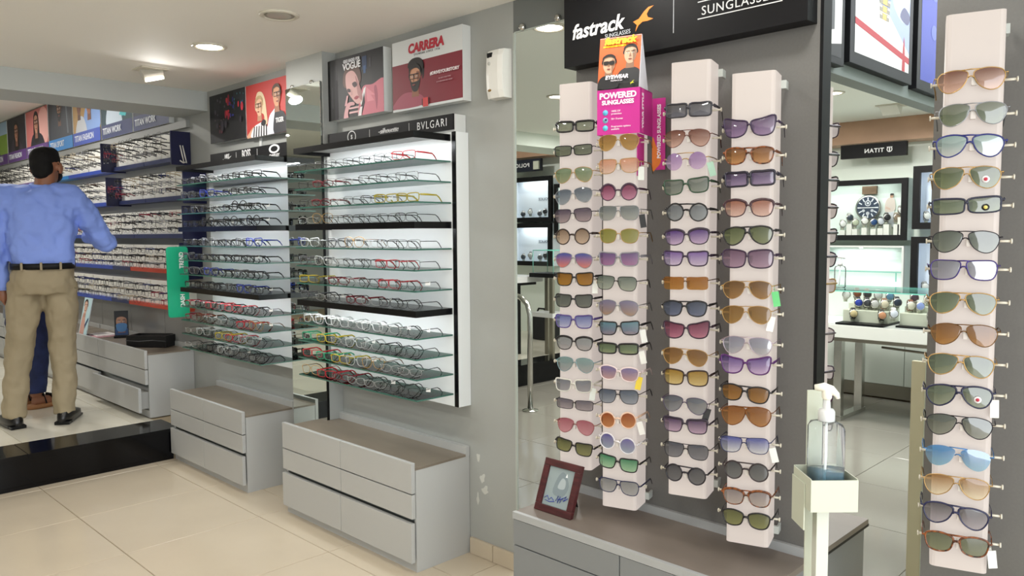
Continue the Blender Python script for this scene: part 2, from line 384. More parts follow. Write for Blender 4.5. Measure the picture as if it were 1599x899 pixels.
# ------------------------------------------------------------------ eyewear geometry
SHAPES = {
 'aviator': [(-.026, .017), (-.002, .0225), (.024, .0165), (.0305, .001), (.021, -.0195), (.004, -.0255), (-.016, -.0155), (-.0265, .003)],
 'square': [(-.0245, .017), (0, .0195), (.0265, .0205), (.0295, .007), (.0245, -.0155), (.003, -.0205), (-.0175, -.0165), (-.0255, .001)],
 'round': [(.0245*math.cos(-t*pi/4), .0245*math.sin(-t*pi/4)) for t in range(8)],
 'softround': [(-.0245, .0145), (0, .0215), (.0255, .0165), (.0285, .002), (.021, -.017), (.002, -.0225), (-.0185, -.0165), (-.026, .0)],
 'rect': [(-.0275, .0125), (0, .0155), (.0275, .0145), (.030, .001), (.0265, -.0135), (0, -.0165), (-.0245, -.0135), (-.0285, 0)],
 'bigrect': [(-.028, .0165), (0, .0175), (.028, .0175), (.030, .001), (.027, -.0165), (0, -.0185), (-.0265, -.0165), (-.029, 0)],
 'cateye': [(-.0255, .0145), (0, .0195), (.0285, .0255), (.0315, .010), (.0235, -.017), (.001, -.0235), (-.0195, -.0165), (-.0275, .001)],
 'navigator': [(-.0255, .0175), (0, .0205), (.0235, .019), (.0305, .004), (.0235, -.0185), (.002, -.0225), (-.0175, -.0165), (-.0265, .002)],
 'oversize': [(-.0275, .0165), (0, .0225), (.0275, .0205), (.0325, .0), (.0255, -.0205), (0, -.0255), (-.0235, -.0195), (-.030, .0)],
 'oval': [(-.0255, .0085), (0, .0145), (.0255, .0085), (.029, 0), (.0235, -.0105), (0, -.0155), (-.0235, -.0105), (-.028, 0)],
}
def bend(x): return 1.25*x*x
EYE = {}
def eye_meshes(style, plastic=True, half=.0335, topbar=False, brow=False, rim=True, sz=1.0, k=3, low=False, thick=1.0):
    key = (style, plastic, half, topbar, brow, rim, sz, k, low, thick)
    if key in EYE: return EYE[key]
    fr = MB(); lens = []
    shield = style == 'shield'
    base = SHAPES['aviator' if shield else style]
    r = (.0019 if plastic else .0008)*thick; dpt = (.0022 if plastic else .0009)*thick; nn = 4 if low else 6
    H = {}
    for sgn in (-1, 1):
        loop = [(sgn*(half + x*sz), z*sz) for x, z in smooth_loop(base, k)]
        if sgn < 0: loop = loop[::-1]
        N = len(loop); cx = sgn*half
        H[sgn] = loop
        if rim:
            pr = []
            for i, (x, z) in enumerate(loop):
                ax, az = loop[i-1]; bx, bz = loop[(i+1) % N]; tx, tz = bx-ax, bz-az; L = math.hypot(tx, tz) or 1
                nx, nz = tz/L, -tx/L
                if (x-cx)*nx + z*nz < 0: nx, nz = -nx, -nz
                rr = r*(1.9 if (brow and z > .004*sz) else 1.0)*(1.25 if plastic and z > .008 else 1)
                for q in range(nn):
                    a = 2*pi*q/nn; o = rr*math.cos(a)
                    pr.append((x+nx*o, bend(x)+dpt*math.sin(a), z+nz*o))
            fs = [(i*nn+q, i*nn+(q+1) % nn, ((i+1) % N)*nn+(q+1) % nn, ((i+1) % N)*nn+q) for i in range(N) for q in range(nn)]
            fr.add(pr, fs, 0, True)
        lm = MB(); rings = (1.0, .6); vs = []; fs = []
        for f in rings:
            for x, z in loop:
                X = cx+(x-cx)*f; Z = z*f; vs.append((X, bend(X)-.0012*(1-f*f), Z))
        vs.append((cx, bend(cx)-.0012, 0))
        for i in range(N):
            j = (i+1) % N; fs.append((i, j, N+j, N+i)); fs.append((N+i, N+j, 2*N))
        lm.add(vs, fs, 0, True); lens.append(lm.mesh('lens', []))
    xin = min(x for x, z in H[1]); xo = max(x for x, z in H[1]); zt = max(z for x, z in H[1])
    zb = .006*sz
    br = r*(1.5 if plastic else 1.3)
    if shield: fr.tube([(-half*.9, bend(half)-.001, zt*.98), (-half*.3, 0, zt*.93), (half*.3, 0, zt*.93), (half*.9, bend(half)-.001, zt*.98)], br, nn)
    fr.tube([(-xin-.0005, bend(xin), zb-.002), (-xin*.5, -.0012, zb+.001), (xin*.5, -.0012, zb+.001), (xin+.0005, bend(xin), zb-.002)], br, nn)
    if topbar:
        ht = [(x, z) for x, z in H[1] if z > zt*.86]; xa = min(x for x, z in ht); za = [z for x, z in ht if x == xa][0]
        fr.tube([(-xa, bend(xa), za), (0, -.001, za*1.03), (xa, bend(xa), za)], r*1.15, nn)
    zh = .0095*sz; xh = xo+.0055
    for s in (-1, 1):     # end pieces and nose pads
        fr.tube([(s*(xo-.002), bend(xo), zh-.001), (s*xh, bend(xo)+.001, zh), (s*(xh+.0003), bend(xo)+.006, zh)], .0022 if plastic else .0013, nn)
    temples = []
    for s in (-1, 1):
        y0 = bend(xo)+.005
        pth = [(s*xh, y0, zh), (s*(xh+.002), y0+.045, zh), (s*(xh+.001), y0+.088, zh-.001), (s*(xh-.002), y0+.106, zh-.010), (s*(xh-.004), y0+.124, zh-.028)]
        tm = MB()
        if plastic: tm.tube(pth, [.0042*thick, .0034, .0030, .0034, .0026], nn, flatx=.4)
        else: tm.tube(pth, [.0013, .0014, .0017, .0024, .0019], nn, flatx=.7)
        temples.append(tm.mesh('temple', []))
    res = dict(frame=fr.mesh('frame', []), lens=lens, temple=temples, xh=xh, zh=zh, zlow=min(z for x, z in H[1]), low=fr)
    EYE[key] = res; return res
def setmat(o, *ms):
    """object-level materials, so that alike pieces share one mesh"""
    while len(o.data.materials) < len(ms): o.data.materials.append(None)
    for i, m in enumerate(ms): o.material_slots[i].link = 'OBJECT'; o.material_slots[i].material = m
def eyewear(name, label, cat, group, E, fmat, lmat, tmat=None, loc=(0, 0, 0), rz=0, roll=0):
    t = thing(name, label, cat, group=group); place(t, loc, rz, roll)
    o = link('frame', E['frame'], t); setmat(o, fmat)
    for me in E['lens']: setmat(link('lens', me, t), lmat)
    for me in E['temple']: setmat(link('temple', me, t), tmat or fmat)
    return t

# ------------------------------------------------------------------ drawer cabinets along the wall
def cabinet(label, xf, y0, y1, z0, h, cols=2, out=None, topm=TOPM, bodym=CABW, xb=WX-.002):
    t = thing('drawer_cabinet', label, 'cabinet', ((xf+xb)/2, (y0+y1)/2, z0), 'drawer cabinets along the wall')
    part('body', MB().box(xf+.034, xb, y0+.012, y1-.012, z0+.002, z0+h-.034), bodym, t)
    part('side_panel', MB().box(xf+.021, xb, y0, y0+.012, z0, z0+h-.030), bodym, t, bevel=.001)
    part('side_panel', MB().box(xf+.021, xb, y1-.012, y1, z0, z0+h-.030), bodym, t)
    part('top', MB().box(xf+.018, xb-.022, y0-.002, y1+.002, z0+h-.030, z0+h-.020), topm, t, 'brown grey laminate top', bevel=.001)
    part('upstand', MB().box(xb-.022, xb, y0-.002, y1+.002, z0+h-.030, z0+h+.012), bodym, t, bevel=.0015)
    part('plinth', MB().box(xf+.022, xf+.034, y0+.001, y1-.001, z0+.0, z0+.045), bodym, t)
    part('groove', MB().box(xf+.024, xf+.0335, y0+.012, y1-.012, z0+h*.44, z0+h*.505), ALU, t, 'grey metal finger groove')
    w = (y1-y0)/cols
    for c in range(cols):
        ya, yb = y0+c*w+.0018, y0+(c+1)*w-.0018
        for k, (za, zb, dx) in enumerate(((.042, .455, -.004), (.497, .714, 0), (.726, 1.0, 0))):
            b = MB().box(xf+dx, xf+.018+dx, ya, yb, z0+(za*h if k else .042), z0+zb*h)
            if out and out == (c, k):
                d = part('drawer_front', MB().box(xf-.045, xf-.027, ya, yb, z0+.042, z0+zb*h), bodym, t, 'bottom drawer pulled slightly open', bevel=.0015)
                part('drawer_box', MB().box(xf-.027, xf+.034, ya+.02, yb-.02, z0+.06, z0+zb*h-.03), mat('drawer_inside', '#9b9b98', .5), t)
            else: part('drawer_front', b, bodym, t, bevel=.0015)
    return t
cabinet('low grey white six-drawer cabinet under the near eyeglass rack, beside the bare wall', 1.850, 2.378, 3.37, 0, .440)
cabinet('low grey white six-drawer cabinet under the far eyeglass rack, next to the black step', 1.845, 3.765, 4.672, 0, .425)
cabinet('grey drawer cabinet on the platform with a black tray and a drawer ajar', 1.842, 5.036, 6.73, .186, .428, out=(0, 0))
cabinet('grey drawer cabinet on the platform behind the walking man\'s legs', 1.842, 6.75, 8.44, .186, .428)
cabinet('grey drawer cabinet farthest along the platform, left of the man', 1.842, 8.46, 10.1, .186, .428)

# ------------------------------------------------------------------ glass shelf racks
GL_LEV = [1.621, 1.539, 1.456, 1.272, 1.190, 1.108, .921, .840, .760, .678]
BK_LEV = [(1.700, 1.726), (1.351, 1.378), (1.003, 1.029)]
ROWS = [1.621, 1.539, 1.456, 1.378, 1.272, 1.190, 1.108, 1.029, .921, .840, .760, .678]
def rack(label, xf, xb, y0, y1, by0, by1, bz0, bz1, strip):
    t = thing('eyeglass_rack', label, 'display rack', (WX-.03, (by0+by1)/2, bz0), 'eyeglass racks on the wall')
    part('backboard', MB().box(xb, WX-.001, by0, by1, bz0, bz1), BOARDW, t, bevel=.001)
    if strip: part('edge_strip', MB().box(xb-.004, xb, by0+.003, by0+.024, bz0, bz1), BLACK, t, 'black vertical edge strip')
    for z in GL_LEV: part('glass_shelf', MB().box(xf, xb-.0005, y0, y1, z-.006, z, sides=1), [GLASSF, GLASSE], t)
    for a, b in BK_LEV:
        part('black_shelf', MB().box(xf+.009, xb-.0005, y0+.009, y1-.009, b-.008, b).box(xf, xf+.009, y0, y1, a, b).box(xf+.009, xb-.0005, y0, y0+.009, a, b).box(xf+.009, xb-.0005, y1-.009, y1, a, b), BLACK, t, 'thick black shelf with a lip')
        part('shelf_lining', MB().box(xf+.0095, xb-.001, y0+.0095, y1-.0095, b-.0095, b-.0082), mat('shelf_lining', '#a9abaa', .5), t)
    for zt, w in ((1.7165, 2.3), (1.3685, 1.6), (1.0195, 1.7)):  # only the top strip is a known lamp; lower two added to brighten boards
        part('led_and_fill_strip', MB().box(xf+.0095, xf+.018, y0+.02, y1-.02, zt-.004, zt-.0005), mat('led_and_fill_glow', '#ffffff', .5, emit=1.6, ecol='#eef6ff'), t, 'lit strip under a black shelf, lower two added as fill')
        l = bpy.data.lights.new('shelf_and_fill_light', 'AREA'); l.shape = 'RECTANGLE'; l.size = .012; l.size_y = y1-y0-.06; l.energy = w; l.color = (.95, .98, 1)
        o = bpy.data.objects.new('shelf_and_fill_light', l); COL.objects.link(o); o.parent = t
        o.location = Vector((xf+.026, (y0+y1)/2, zt-.005)) - t.location; o.rotation_euler = (0, math.radians(-12), 0)
    return t
rackA = rack('wall rack of glass and black shelves of eyeglasses with black edge strip', 1.90, 2.09, 2.40, 3.285, 2.365, 3.308, .625, 1.735, True)
rackB = rack('wall rack of glass and black shelves of eyeglasses left of the mirror', 1.90, 2.12, 3.655, 4.60, 3.655, 4.66, .620, 1.735, False)

SPEC = {  # look: (kwargs, frame colour, temple colour)
 'black': (dict(style='rect', plastic=True, thick=.85), '#101012', None), 'slim black': (dict(style='rect', plastic=False, thick=1.05), '#151517', None),
 'slim silver': (dict(style='oval', plastic=False, thick=1.1), '#b4b4b0', '#2a2a2c'), 'red': (dict(style='rect', plastic=True, thick=.7), '#b3202c', None),
 'clear': (dict(style='square', plastic=True, sz=.95, thick=.7), '#b4b9b7', None), 'round black': (dict(style='round', plastic=True), '#121214', None),
 'blue': (dict(style='square', plastic=True, sz=.95), '#24389a', None), 'olive': (dict(style='rect', plastic=True, thick=.9), '#a99a2c', None),
 'brown': (dict(style='softround', plastic=True, sz=.92), '#5a3420', None), 'green': (dict(style='rect', plastic=True, thick=.8), '#2f9a70', None),
 'gold': (dict(style='softround', plastic=False, thick=1.4), '#b08a4a', '#6a4a2a'), 'half-rim black': (dict(style='rect', plastic=False, brow=True, thick=1.0), '#131315', None),
 'grey': (dict(style='square', plastic=True, sz=.93), '#55575a', None), 'dark red': (dict(style='oval', plastic=True, thick=.9), '#6e1420', None),
 'teal': (dict(style='rect', plastic=True), '#1d8f92', None),
}
RA = [['slim black']*6+['red'], ['slim black', 'dark red', 'slim black', 'slim silver', 'half-rim black', 'slim black', 'slim black'], ['slim black', 'dark red', 'slim silver', 'slim black', 'half-rim black', 'olive', 'olive'],
      ['slim silver', 'gold', 'slim black', 'half-rim black', 'slim black', 'slim black', 'half-rim black'], ['clear', 'slim black', 'grey', 'gold', 'slim silver', 'half-rim black', 'slim black'],
      ['grey', 'clear', 'slim silver', 'slim black', 'half-rim black', 'red', 'slim black'], ['olive', 'slim black', 'dark red', 'slim silver', 'half-rim black', 'red', 'slim black'],
      ['grey', 'slim silver', 'slim black', 'dark red', 'slim silver', 'half-rim black', 'slim black'], ['clear', 'clear', 'clear', 'slim silver', 'clear', 'slim silver', 'slim black'],
      ['green', 'olive', 'slim silver', 'clear', 'slim silver', 'half-rim black', 'slim black'], ['red', 'green', 'olive', 'clear', 'gold', 'slim silver', 'slim silver'],
      ['gold', 'red', 'dark red', 'slim silver', 'slim silver', 'half-rim black', 'slim black']]
RB = [['black', 'black', 'grey', 'slim silver', 'black', 'black', 'black'], ['grey', 'black', 'blue', 'slim black', 'black', 'black', 'black'], ['black', 'grey', 'black', 'clear', 'black', 'round black', 'black'],
      ['black', 'black', 'round black', 'black', 'round black', 'black', 'round black'], ['black', 'black', 'grey', 'black', 'black', 'grey', 'blue'], ['grey', 'black', 'black', 'black', 'black', 'black', 'black'],
      ['grey', 'grey', 'blue', 'black', 'black', 'grey', 'black'], ['black', 'black', 'black', 'black', 'grey', 'blue', 'black'], ['dark red', 'black', 'red', 'black', 'red', 'black', 'half-rim black'],
      ['dark red', 'brown', 'slim silver', 'slim silver', 'slim black', 'red', 'gold'], ['slim silver', 'clear', 'slim black', 'olive', 'red', 'clear', 'half-rim black'], ['slim silver', 'slim black', 'black', 'clear', 'slim black', 'half-rim black', 'black']]
TAGM = mat('paper_tag', '#f4f4f0', .6)
tagme = MB().box(-.010, .010, -.0003, .0003, -.014, 0).mesh('price_tag', TAGM)
rng = random.Random(3)
PROTO = {}
def row(table, y0, y1, xfr, where):
    for r, (z, looks) in enumerate(zip(ROWS, table)):
        n = len(looks); st = (y1-y0)/n
        for i, look in enumerate(looks):              # i = 0 at the far (picture left) end
            kw, fc, tc = SPEC[look]
            E_ = eye_meshes(k=2, half=.031, **kw)
            label = '%s eyeglasses, %s from the left on the %s row of the %s rack' % (look+(' metal' if look in ('slim black', 'slim silver', 'gold') else ' rimmed' if look not in ('half-rim black',) else ''), ORD[i], ORD[r], where)
            low = -E_['zlow']+.0030; pitch = max(0.0, (.0305-E_['zh']-.0065+.0035-low)/.125+.012)
            loc = (xfr+rng.uniform(-.004, .010), y1-st*(i+.5)+rng.uniform(-.005, .005), z+low)
            rz = -pi/2+math.radians(rng.uniform(6, 15))
            if look not in PROTO:
                PROTO[look] = t = eyewear('eyeglasses', label, 'eyeglasses', 'eyeglasses on the wall racks', E_, mat('rim_'+fc.strip('#'), fc, .25), EYEL, mat('rim_'+(tc or fc).strip('#'), tc or fc, .25))
            else:
                t = copy_tree(PROTO[look]); t['label'] = label
                for ch in list(t.children):
                    if ch.name.startswith('price_tag'): bpy.data.objects.remove(ch)
            place(t, loc, rz, 0, pitch)
            if rng.random() < .3:
                g = link('price_tag', tagme, t); g['label'] = 'small white paper price tag'
                g.matrix_basis = Matrix.Translation((E_['xh']-.004, .05, E_['zh']+.002)) @ Matrix.Rotation(rng.uniform(-.6, .6), 4, 'Z')
row(RA, 2.425, 3.275, 1.922, 'right')
row(RB, 3.680, 4.585, 1.922, 'left')

# ------------------------------------------------------------------ brand headers above the racks
def box_thing(name, label, cat, x0, x1, y0, y1, z0, z1, m, partname='box', bevel=.0015, group=None):
    t = thing(name, label, cat, ((x0+x1)/2, (y0+y1)/2, z0), group)
    part(partname, MB().box(x0, x1, y0, y1, z0, z1), m, t, bevel=bevel)
    return t
LET = mat('white_lettering', '#e9e9e9', .5)
hA = box_thing('header_sign', 'black header strip reading BVLGARI with white end cap above the right rack', 'sign', 2.095, WX-.001, 2.379, 3.30, 1.737, 1.806, WHITE, 'casing')
part('face', MB().box(2.088, 2.095, 2.381, 3.288, 1.745, 1.807), BLACKM, hA, 'black sign face')
f = Fr((2.088, 3.288, 1.745), WALLU)
text('BVLGARI', f, .775, .017, .045, LET, hA, space=1.25, sx=.92)
for a in (.34, .625): part('divider', MB().box(2.0872, 2.0885, 3.288-a-.001, 3.288-a+.001, 1.755, 1.797), LET, hA)
text('silhouette', f, .485, .026, .033, LET, hA, shear=.35, space=.9, sx=1.15)
part('script_stroke', MB().box(2.0868, 2.0878, 2.735, 2.88, 1.778, 1.7805), LET, hA)
text('S', f, .20, .0235, .026, LET, hA, bold=.0008)
lg = MB()
for k in range(24):
    a0, a1 = 2*pi*k/24, 2*pi*(k+1)/24
    P = [f.at(.20+rr*math.cos(a), .033+rr*.8*math.sin(a), .001) for rr, a in ((.034, a0), (.034, a1), (.0295, a1), (.0295, a0))]
    lg.add(P, [(0, 1, 2, 3)])
part('logo', lg, LET, hA)
hB = box_thing('header_sign', 'black header strip reading BOSS and OAKLEY above the left rack', 'sign', 2.095, WX-.001, 3.675, 4.575, 1.737, 1.808, BLACKM, 'casing')
f = Fr((2.095, 4.575, 1.737), WALLU)
text('BOSS', f, .45, .019, .066, LET, hB, bold=.0012, sx=.66)
text('OAKLEY', f, .76, .0035, .021, LET, hB, bold=.0010, sx=1.25, space=1.12)
lg = MB()
for k in range(28):
    a0, a1 = 2*pi*k/28, 2*pi*(k+1)/28
    P = [f.at(.76+ra*math.cos(a), .045+rb*math.sin(a), .001) for ra, rb, a in ((.056, .0235, a0), (.056, .0235, a1), (.037, .0145, a1), (.037, .0145, a0))]
    lg.add(P, [(0, 1, 2, 3)])
part('logo', lg, LET, hB)
text('NIKE', f, .215, .034, .032, LET, hB, bold=.0012, shear=.3, sx=.8)
sw = smooth_loop([(.165, .030), (.185, .012), (.225, .022), (.275, .045), (.225, .031), (.195, .024), (.178, .030)], 3)
part('swoosh', MB().add([f.at(a, b, .001) for a, b in sw], [list(range(len(sw)))]), LET, hB)
for a in (.33, .575): part('divider', MB().box(2.0942, 2.0955, 4.575-a-.001, 4.575-a+.001, 1.747, 1.797), LET, hB)

# ------------------------------------------------------------------ picture boxes above the racks
def poster_box(label, x, y0, y1, z0, z1, sidem=WHITE, group='advertising light boxes above the racks'):
    t = thing('poster_box', label, 'poster', ((x+WX)/2, (y0+y1)/2, z0), group)
    part('box', MB().box(x+.002, WX-.001, y0, y1, z0, z1), sidem, t, bevel=.001)
    return t, Fr((x+.002, y1, z0), WALLU), y1-y0, z1-z0
t, f, W, H = poster_box('white poster box reading CARRERA with a bearded man in glasses', 2.108, 2.345, 2.80, 1.857, 2.152)
asp = H/W
L = [('#d5d8d8', 'rect', 0, 0, 1, 1), ('#7d2431', 'rect', .0, .035, 1, .665)]
L += [('#a04a5c', 'smooth', [(.02, .04), (.04, .14), (.16, .24), (.30, .24), (.44, .17), (.46, .04)])]
Hd = head(.345, .435, .166, asp, '#c58f70', '#17100e', '#8f5c46', beard=True, turn=-.45)
L += [('#17100e', 'smooth', [(.27, .52), (.255, .63), (.30, .695), (.40, .705), (.47, .63), (.475, .46), (.45, .40), (.43, .5)])] + Hd
L += [('#17100e', 'smooth', [(.25, .585), (.255, .66), (.32, .71), (.42, .70), (.47, .62), (.455, .53), (.41, .615), (.32, .625)])]
L += [('#1a1214', 'rect', .447, .02, .457, .12), ('#c93a3c', 'rect', .46, .005, .535, .13), ('#1a1214', 'rect', .54, .02, .55, .12)]
picture(f, W, H, L, t)
text('CARRERA', f, W*.50, H*.795, .052, mat('carrera_red', '#b31f33', .5), t, bold=.0024, sx=1.02, shear=.12, d=.0025)
text('EYEWEAR SINCE 1956', f, W*.52, H*.745, .012, flat('#555a5e'), t, space=1.5, d=.0025)
text('#DRIVEYOURSTORY', f, W*.77, H*.42, .018, flat('#eadfe0'), t, bold=.0006, d=.006, sx=1.1)
text('THE NEW COLLECTION', f, W*.77, H*.345, .007, flat('#c9a0a6'), t, d=.006)
text('IN STORES NOW AND ONLINE', f, W*.77, H*.30, .007, flat('#c9a0a6'), t, d=.006)
t, f, W, H = poster_box('dark poster box reading VOGUE with a woman in a pink jacket', 2.108, 2.865, 3.312, 1.872, 2.154)
asp = H/W
L = [('#1c1b1e', 'rect', 0, 0, 1, 1), ('#0c0c0e', 'rect', 0, 0, .12, 1), ('#35333a', 'rect', .085, .2, .095, .55), ('#26242a', 'rect', .14, 0, .18, .9),
     ('#20385c', 'rect', .64, .72, .72, .93), ('#2f5484', 'rect', .66, .66, .70, .78), ('#3a3840', 'rect', .76, .74, .79, .88),
     ('#cf7484', 'smooth', [(.56, .0), (.60, .30), (.66, .46), (.82, .46), (1.0, .52), (1.1, .3), (1.02, -.02), (.8, -.02)]),
     ('#e08c9a', 'poly', [(.70, .44), (.72, .20), (.84, .20), (.78, .30), (.86, .28)]), ('#a85468', 'smooth', [(.84, .40), (.86, .2), (.88, .05), (.9, .25), (.88, .42)]),
     ('#eeeaec', 'poly', [(.60, .2), (.66, .42), (.70, .45), (.68, .3), (.63, .1)]), ('#141216', 'poly', [(.63, .2), (.67, .36), (.68, .2), (.62, .0), (.55, .0)])]
L += [('#5c4036', 'smooth', [(.32, .50), (.30, .70), (.38, .82), (.52, .84), (.60, .74), (.62, .58), (.55, .5)])]
L += [('#d8a9a6', 'smooth', [(.34, .62), (.36, .72), (.46, .75), (.54, .66), (.60, .46), (.64, .30), (.62, .22), (.54, .20), (.44, .32), (.36, .46)]), ('#b07c7c', 'smooth', [(.52, .66), (.60, .46), (.64, .30), (.62, .24), (.56, .34), (.54, .5)])]
L += [('#3a1f28', 'smooth', [(.46, .54), (.52, .56), (.55, .50), (.50, .47)]), ('#3a1f28', 'smooth', [(.37, .47), (.42, .46), (.43, .41), (.38, .42)]), ('#a03a48', 'smooth', [(.49, .30), (.54, .33), (.58, .30), (.53, .27)]), ('#c99a98', 'poly', [(.45, .46), (.42, .35), (.47, .36)])]
L += [('#d09ca0', 'smooth', [(.30, .0), (.33, .16), (.38, .24), (.48, .24), (.50, .19), (.42, .18), (.38, .08), (.38, -.01)]), ('#e0b2b4', 'rect', .40, .13, .58, .16), ('#e0b2b4', 'rect', .40, .06, .58, .09), ('#d09ca0', 'poly', [(.32, .2), (.36, .36), (.39, .36), (.36, .2)]), ('#efe6e8', 'poly', [(.56, .0), (.60, .14), (.64, .14), (.62, .0)])]
picture(f, W, H, L, t)
text('GIGI HADID FOR', f, W*.46, H*.895, .020, flat('#dcdce0'), t, bold=.001, d=.004, sx=.8, space=1.1)
text('VOGUE', f, W*.46, H*.78, .042, flat('#f2f2f4'), t, bold=.0012, d=.004, sx=1.0)
t, f, W, H = poster_box('dark night-street poster box with blurred red and blue neon lights', 2.118, 4.165, 4.615, 1.874, 2.153)
L = [('#131316', 'rect', 0, 0, 1, 1), ('#0d0d10', 'rect', 0, 0, 1, .42), ('#1f1e24', 'rect', .12, .45, .3, .85), ('#232a30', 'rect', .68, .6, .98, .98), ('#0e0f12', 'rect', .72, .5, .85, .8)]
rg = random.Random(5)
for c, n, x0, x1, y0, y1, s in (('#8e2233', 7, .46, .58, .45, .92, .05), ('#b5303a', 4, .48, .56, .5, .85, .03), ('#2a2f7a', 6, .58, .70, .48, .88, .035), ('#2b6a9a', 4, .66, .95, .5, .75, .02), ('#4a4650', 6, .15, .45, .5, .9, .03), ('#b33040', 2, .82, .94, .63, .70, .05), ('#7a5a5a', 5, .1, .6, .3, .5, .012), ('#3f7f86', 4, .7, .98, .75, .95, .015), ('#5a2030', 3, .3, .5, .15, .28, .03), ('#2c2630', 5, .1, .9, .1, .4, .05)):
    for _ in range(n): L.append((c, 'ell', rg.uniform(x0, x1), rg.uniform(y0, y1), s*rg.uniform(.4, .8), s*rg.uniform(.6, 1.8)))
picture(f, W, H, L, t)
t, f, W, H = poster_box('red poster box showing a blonde woman and a man in black glasses', 2.118, 3.715, 4.158, 1.866, 2.152)
asp = H/W
L = [('#b83a36', 'rect', 0, 0, 1, 1)]
L += [('#d4a184', 'smooth', [(.0, .0), (.06, .10), (.20, .20), (.24, .0)]), ('#f0eeee', 'smooth', [(.12, .0), (.18, .18), (.30, .24), (.46, .26), (.52, .16), (.54, .0)])]
for k in range(6): L.append(('#17161a', 'poly', [(.16+.065*k, .0), (.19+.06*k, .2), (.215+.06*k, .2), (.19+.065*k, .0)]))
L += [('#d8c3a0', 'smooth', [(.24, .5), (.28, .80), (.40, .82), (.48, .68), (.52, .40), (.53, .22), (.46, .22), (.44, .4)])]
L += head(.34, .56, .17, asp, '#dfb293', '#b39a6e', '#b98a6e', turn=-.5)
L += [('#17161a', 'smooth', [(.38, .22), (.44, .30), (.50, .26), (.46, .18)])]
L += [('#cfd3dc', 'smooth', [(.54, .0), (.58, .30), (.68, .42), (.74, .42), (.72, .0)]), ('#211f24', 'smooth', [(.70, .0), (.72, .36), (.78, .42), (.86, .40), (.96, .32), (1.02, .0)])]
L += head(.78, .68, .185, asp, '#c8926f', '#4a3222', '#96664c', turn=.35)
picture(f, W, H, L, t)
text('TIGER', f, W*.845, H*.19, .034, flat('#e6e6e6'), t, bold=.001, sx=.9, d=.0075)
part('cable_cover', MB().box(2.148, WX-.001, 4.05, 4.075, 1.81, 1.866), WHITE, t)

# pillar mirror with its clips (a real mirror)
t = thing('wall_mirror', 'tall narrow mirror clipped to the pillar between the two eyeglass racks', 'mirror', (2.07, 3.47, .1))
part('glass', MB().box(2.068, 2.074, 3.318, 3.640, .10, 2.062), MIRROR, t, bevel=.0012)
part('edge_trim', MB().box(2.066, 2.0775, 3.312, 3.3175, .10, 1.765), BLACK, t, 'black edge trim')
for y in (3.58, 3.40):
    cl = MB().lathe([(.011, 0), (.011, .006), (.007, .012), (.0, .012)], 16, M=Matrix.Translation((2.078, y, 2.067)) @ Matrix.Rotation(-pi/2, 4, 'Y'))
    part('mirror_clip', cl, CHROME, t)

# air freshener
t = thing('air_freshener', 'white wall-mounted air freshener dispenser to the right of the red poster', 'dispenser', (2.13, 2.162, 1.838))
Fp = [(2.155, 1.842), (2.114, 1.842), (2.107, 1.87), (2.104, 1.93), (2.107, 2.0), (2.115, 2.022), (2.155, 2.026)]
b = MB(); n = len(Fp)
vs = [(x, 2.118, z) for x, z in Fp] + [(x-(.006 if x < 2.15 else 0), 2.140, z) for x, z in Fp] + [(x-(.006 if x < 2.15 else 0), 2.184, z) for x, z in Fp] + [(x, 2.206, z) for x, z in Fp]
fs = [list(range(n))[::-1], [3*n+i for i in range(n)]] + [(r*n+i, r*n+(i+1) % n, (r+1)*n+(i+1) % n, (r+1)*n+i) for r in range(3) for i in range(n)]
b.add(vs, fs); part('body', b, mat('freshener_plastic', '#e3e2dc', .35), t, bevel=.002)
part('display', MB().box(2.100, 2.109, 2.170, 2.196, 1.995, 2.012), BLACKM, t, 'dark little display window')
part('indicator', MB().lathe([(.007, 0), (.006, .003)], 16, M=Matrix.Translation((2.100, 2.184, 1.972)) @ Matrix.Rotation(-pi/2, 4, 'Y')), mat('grey_button', '#b9b8b2', .4), t)
part('nozzle_mark', MB().lathe([(.010, 0), (.009, .002)], 12, M=Matrix.Translation((2.1015, 2.184, 1.872)) @ Matrix.Rotation(-pi/2, 4, 'Y') @ Matrix.Diagonal((.5, 1, 1, 1))), mat('brown_mark', '#8a6a35', .5), t)

# ------------------------------------------------------------------ rear wall: posters and display boards above the platform
BAYS = [4.98, 5.20, 5.83, 6.48, 7.14, 7.81, 8.51, 9.18, 9.90]
PUR, LBL, BLU, NVY, RED, ORG = '#5b3a78', '#2b7fc4', '#2f4aa8', '#2b3560', '#c04028', '#d2582c'
def poster(y0, y1, label, band, word, layers, x=2.118):
    t = thing('wall_poster', label, 'poster', (WX-.02, (y0+y1)/2, 2.06), 'row of portrait posters along the rear wall')
    W, H = y1-y0, .425
    part('board', MB().box(x+.002, WX-.001, y0, y1, 2.062, 2.487), WHITE, t)
    f = Fr((x+.002, y1, 2.062), WALLU)
    picture(f, W, H, layers(H/W)+[(band, 'rect', 0, 0, 1, .24)], t)
    text(word, f, W*.06, H*.075, .068*W/.65, flat('#dfe3ea'), t, align='LEFT', d=.0055, bold=.001, sx=.92)
def p_work1(a): return [('#1d2233', 'rect', 0, 0, 1, 1), ('#2a3a50', 'poly', [(.3, .2), (.6, .8), (.75, .8), (.62, .2)]), ('#8fb6c8', 'poly', [(.42, .2), (.47, .55), (.5, .55), (.47, .2)]), ('#8fb6c8', 'poly', [(.53, .2), (.56, .6), (.59, .6), (.57, .2)])]
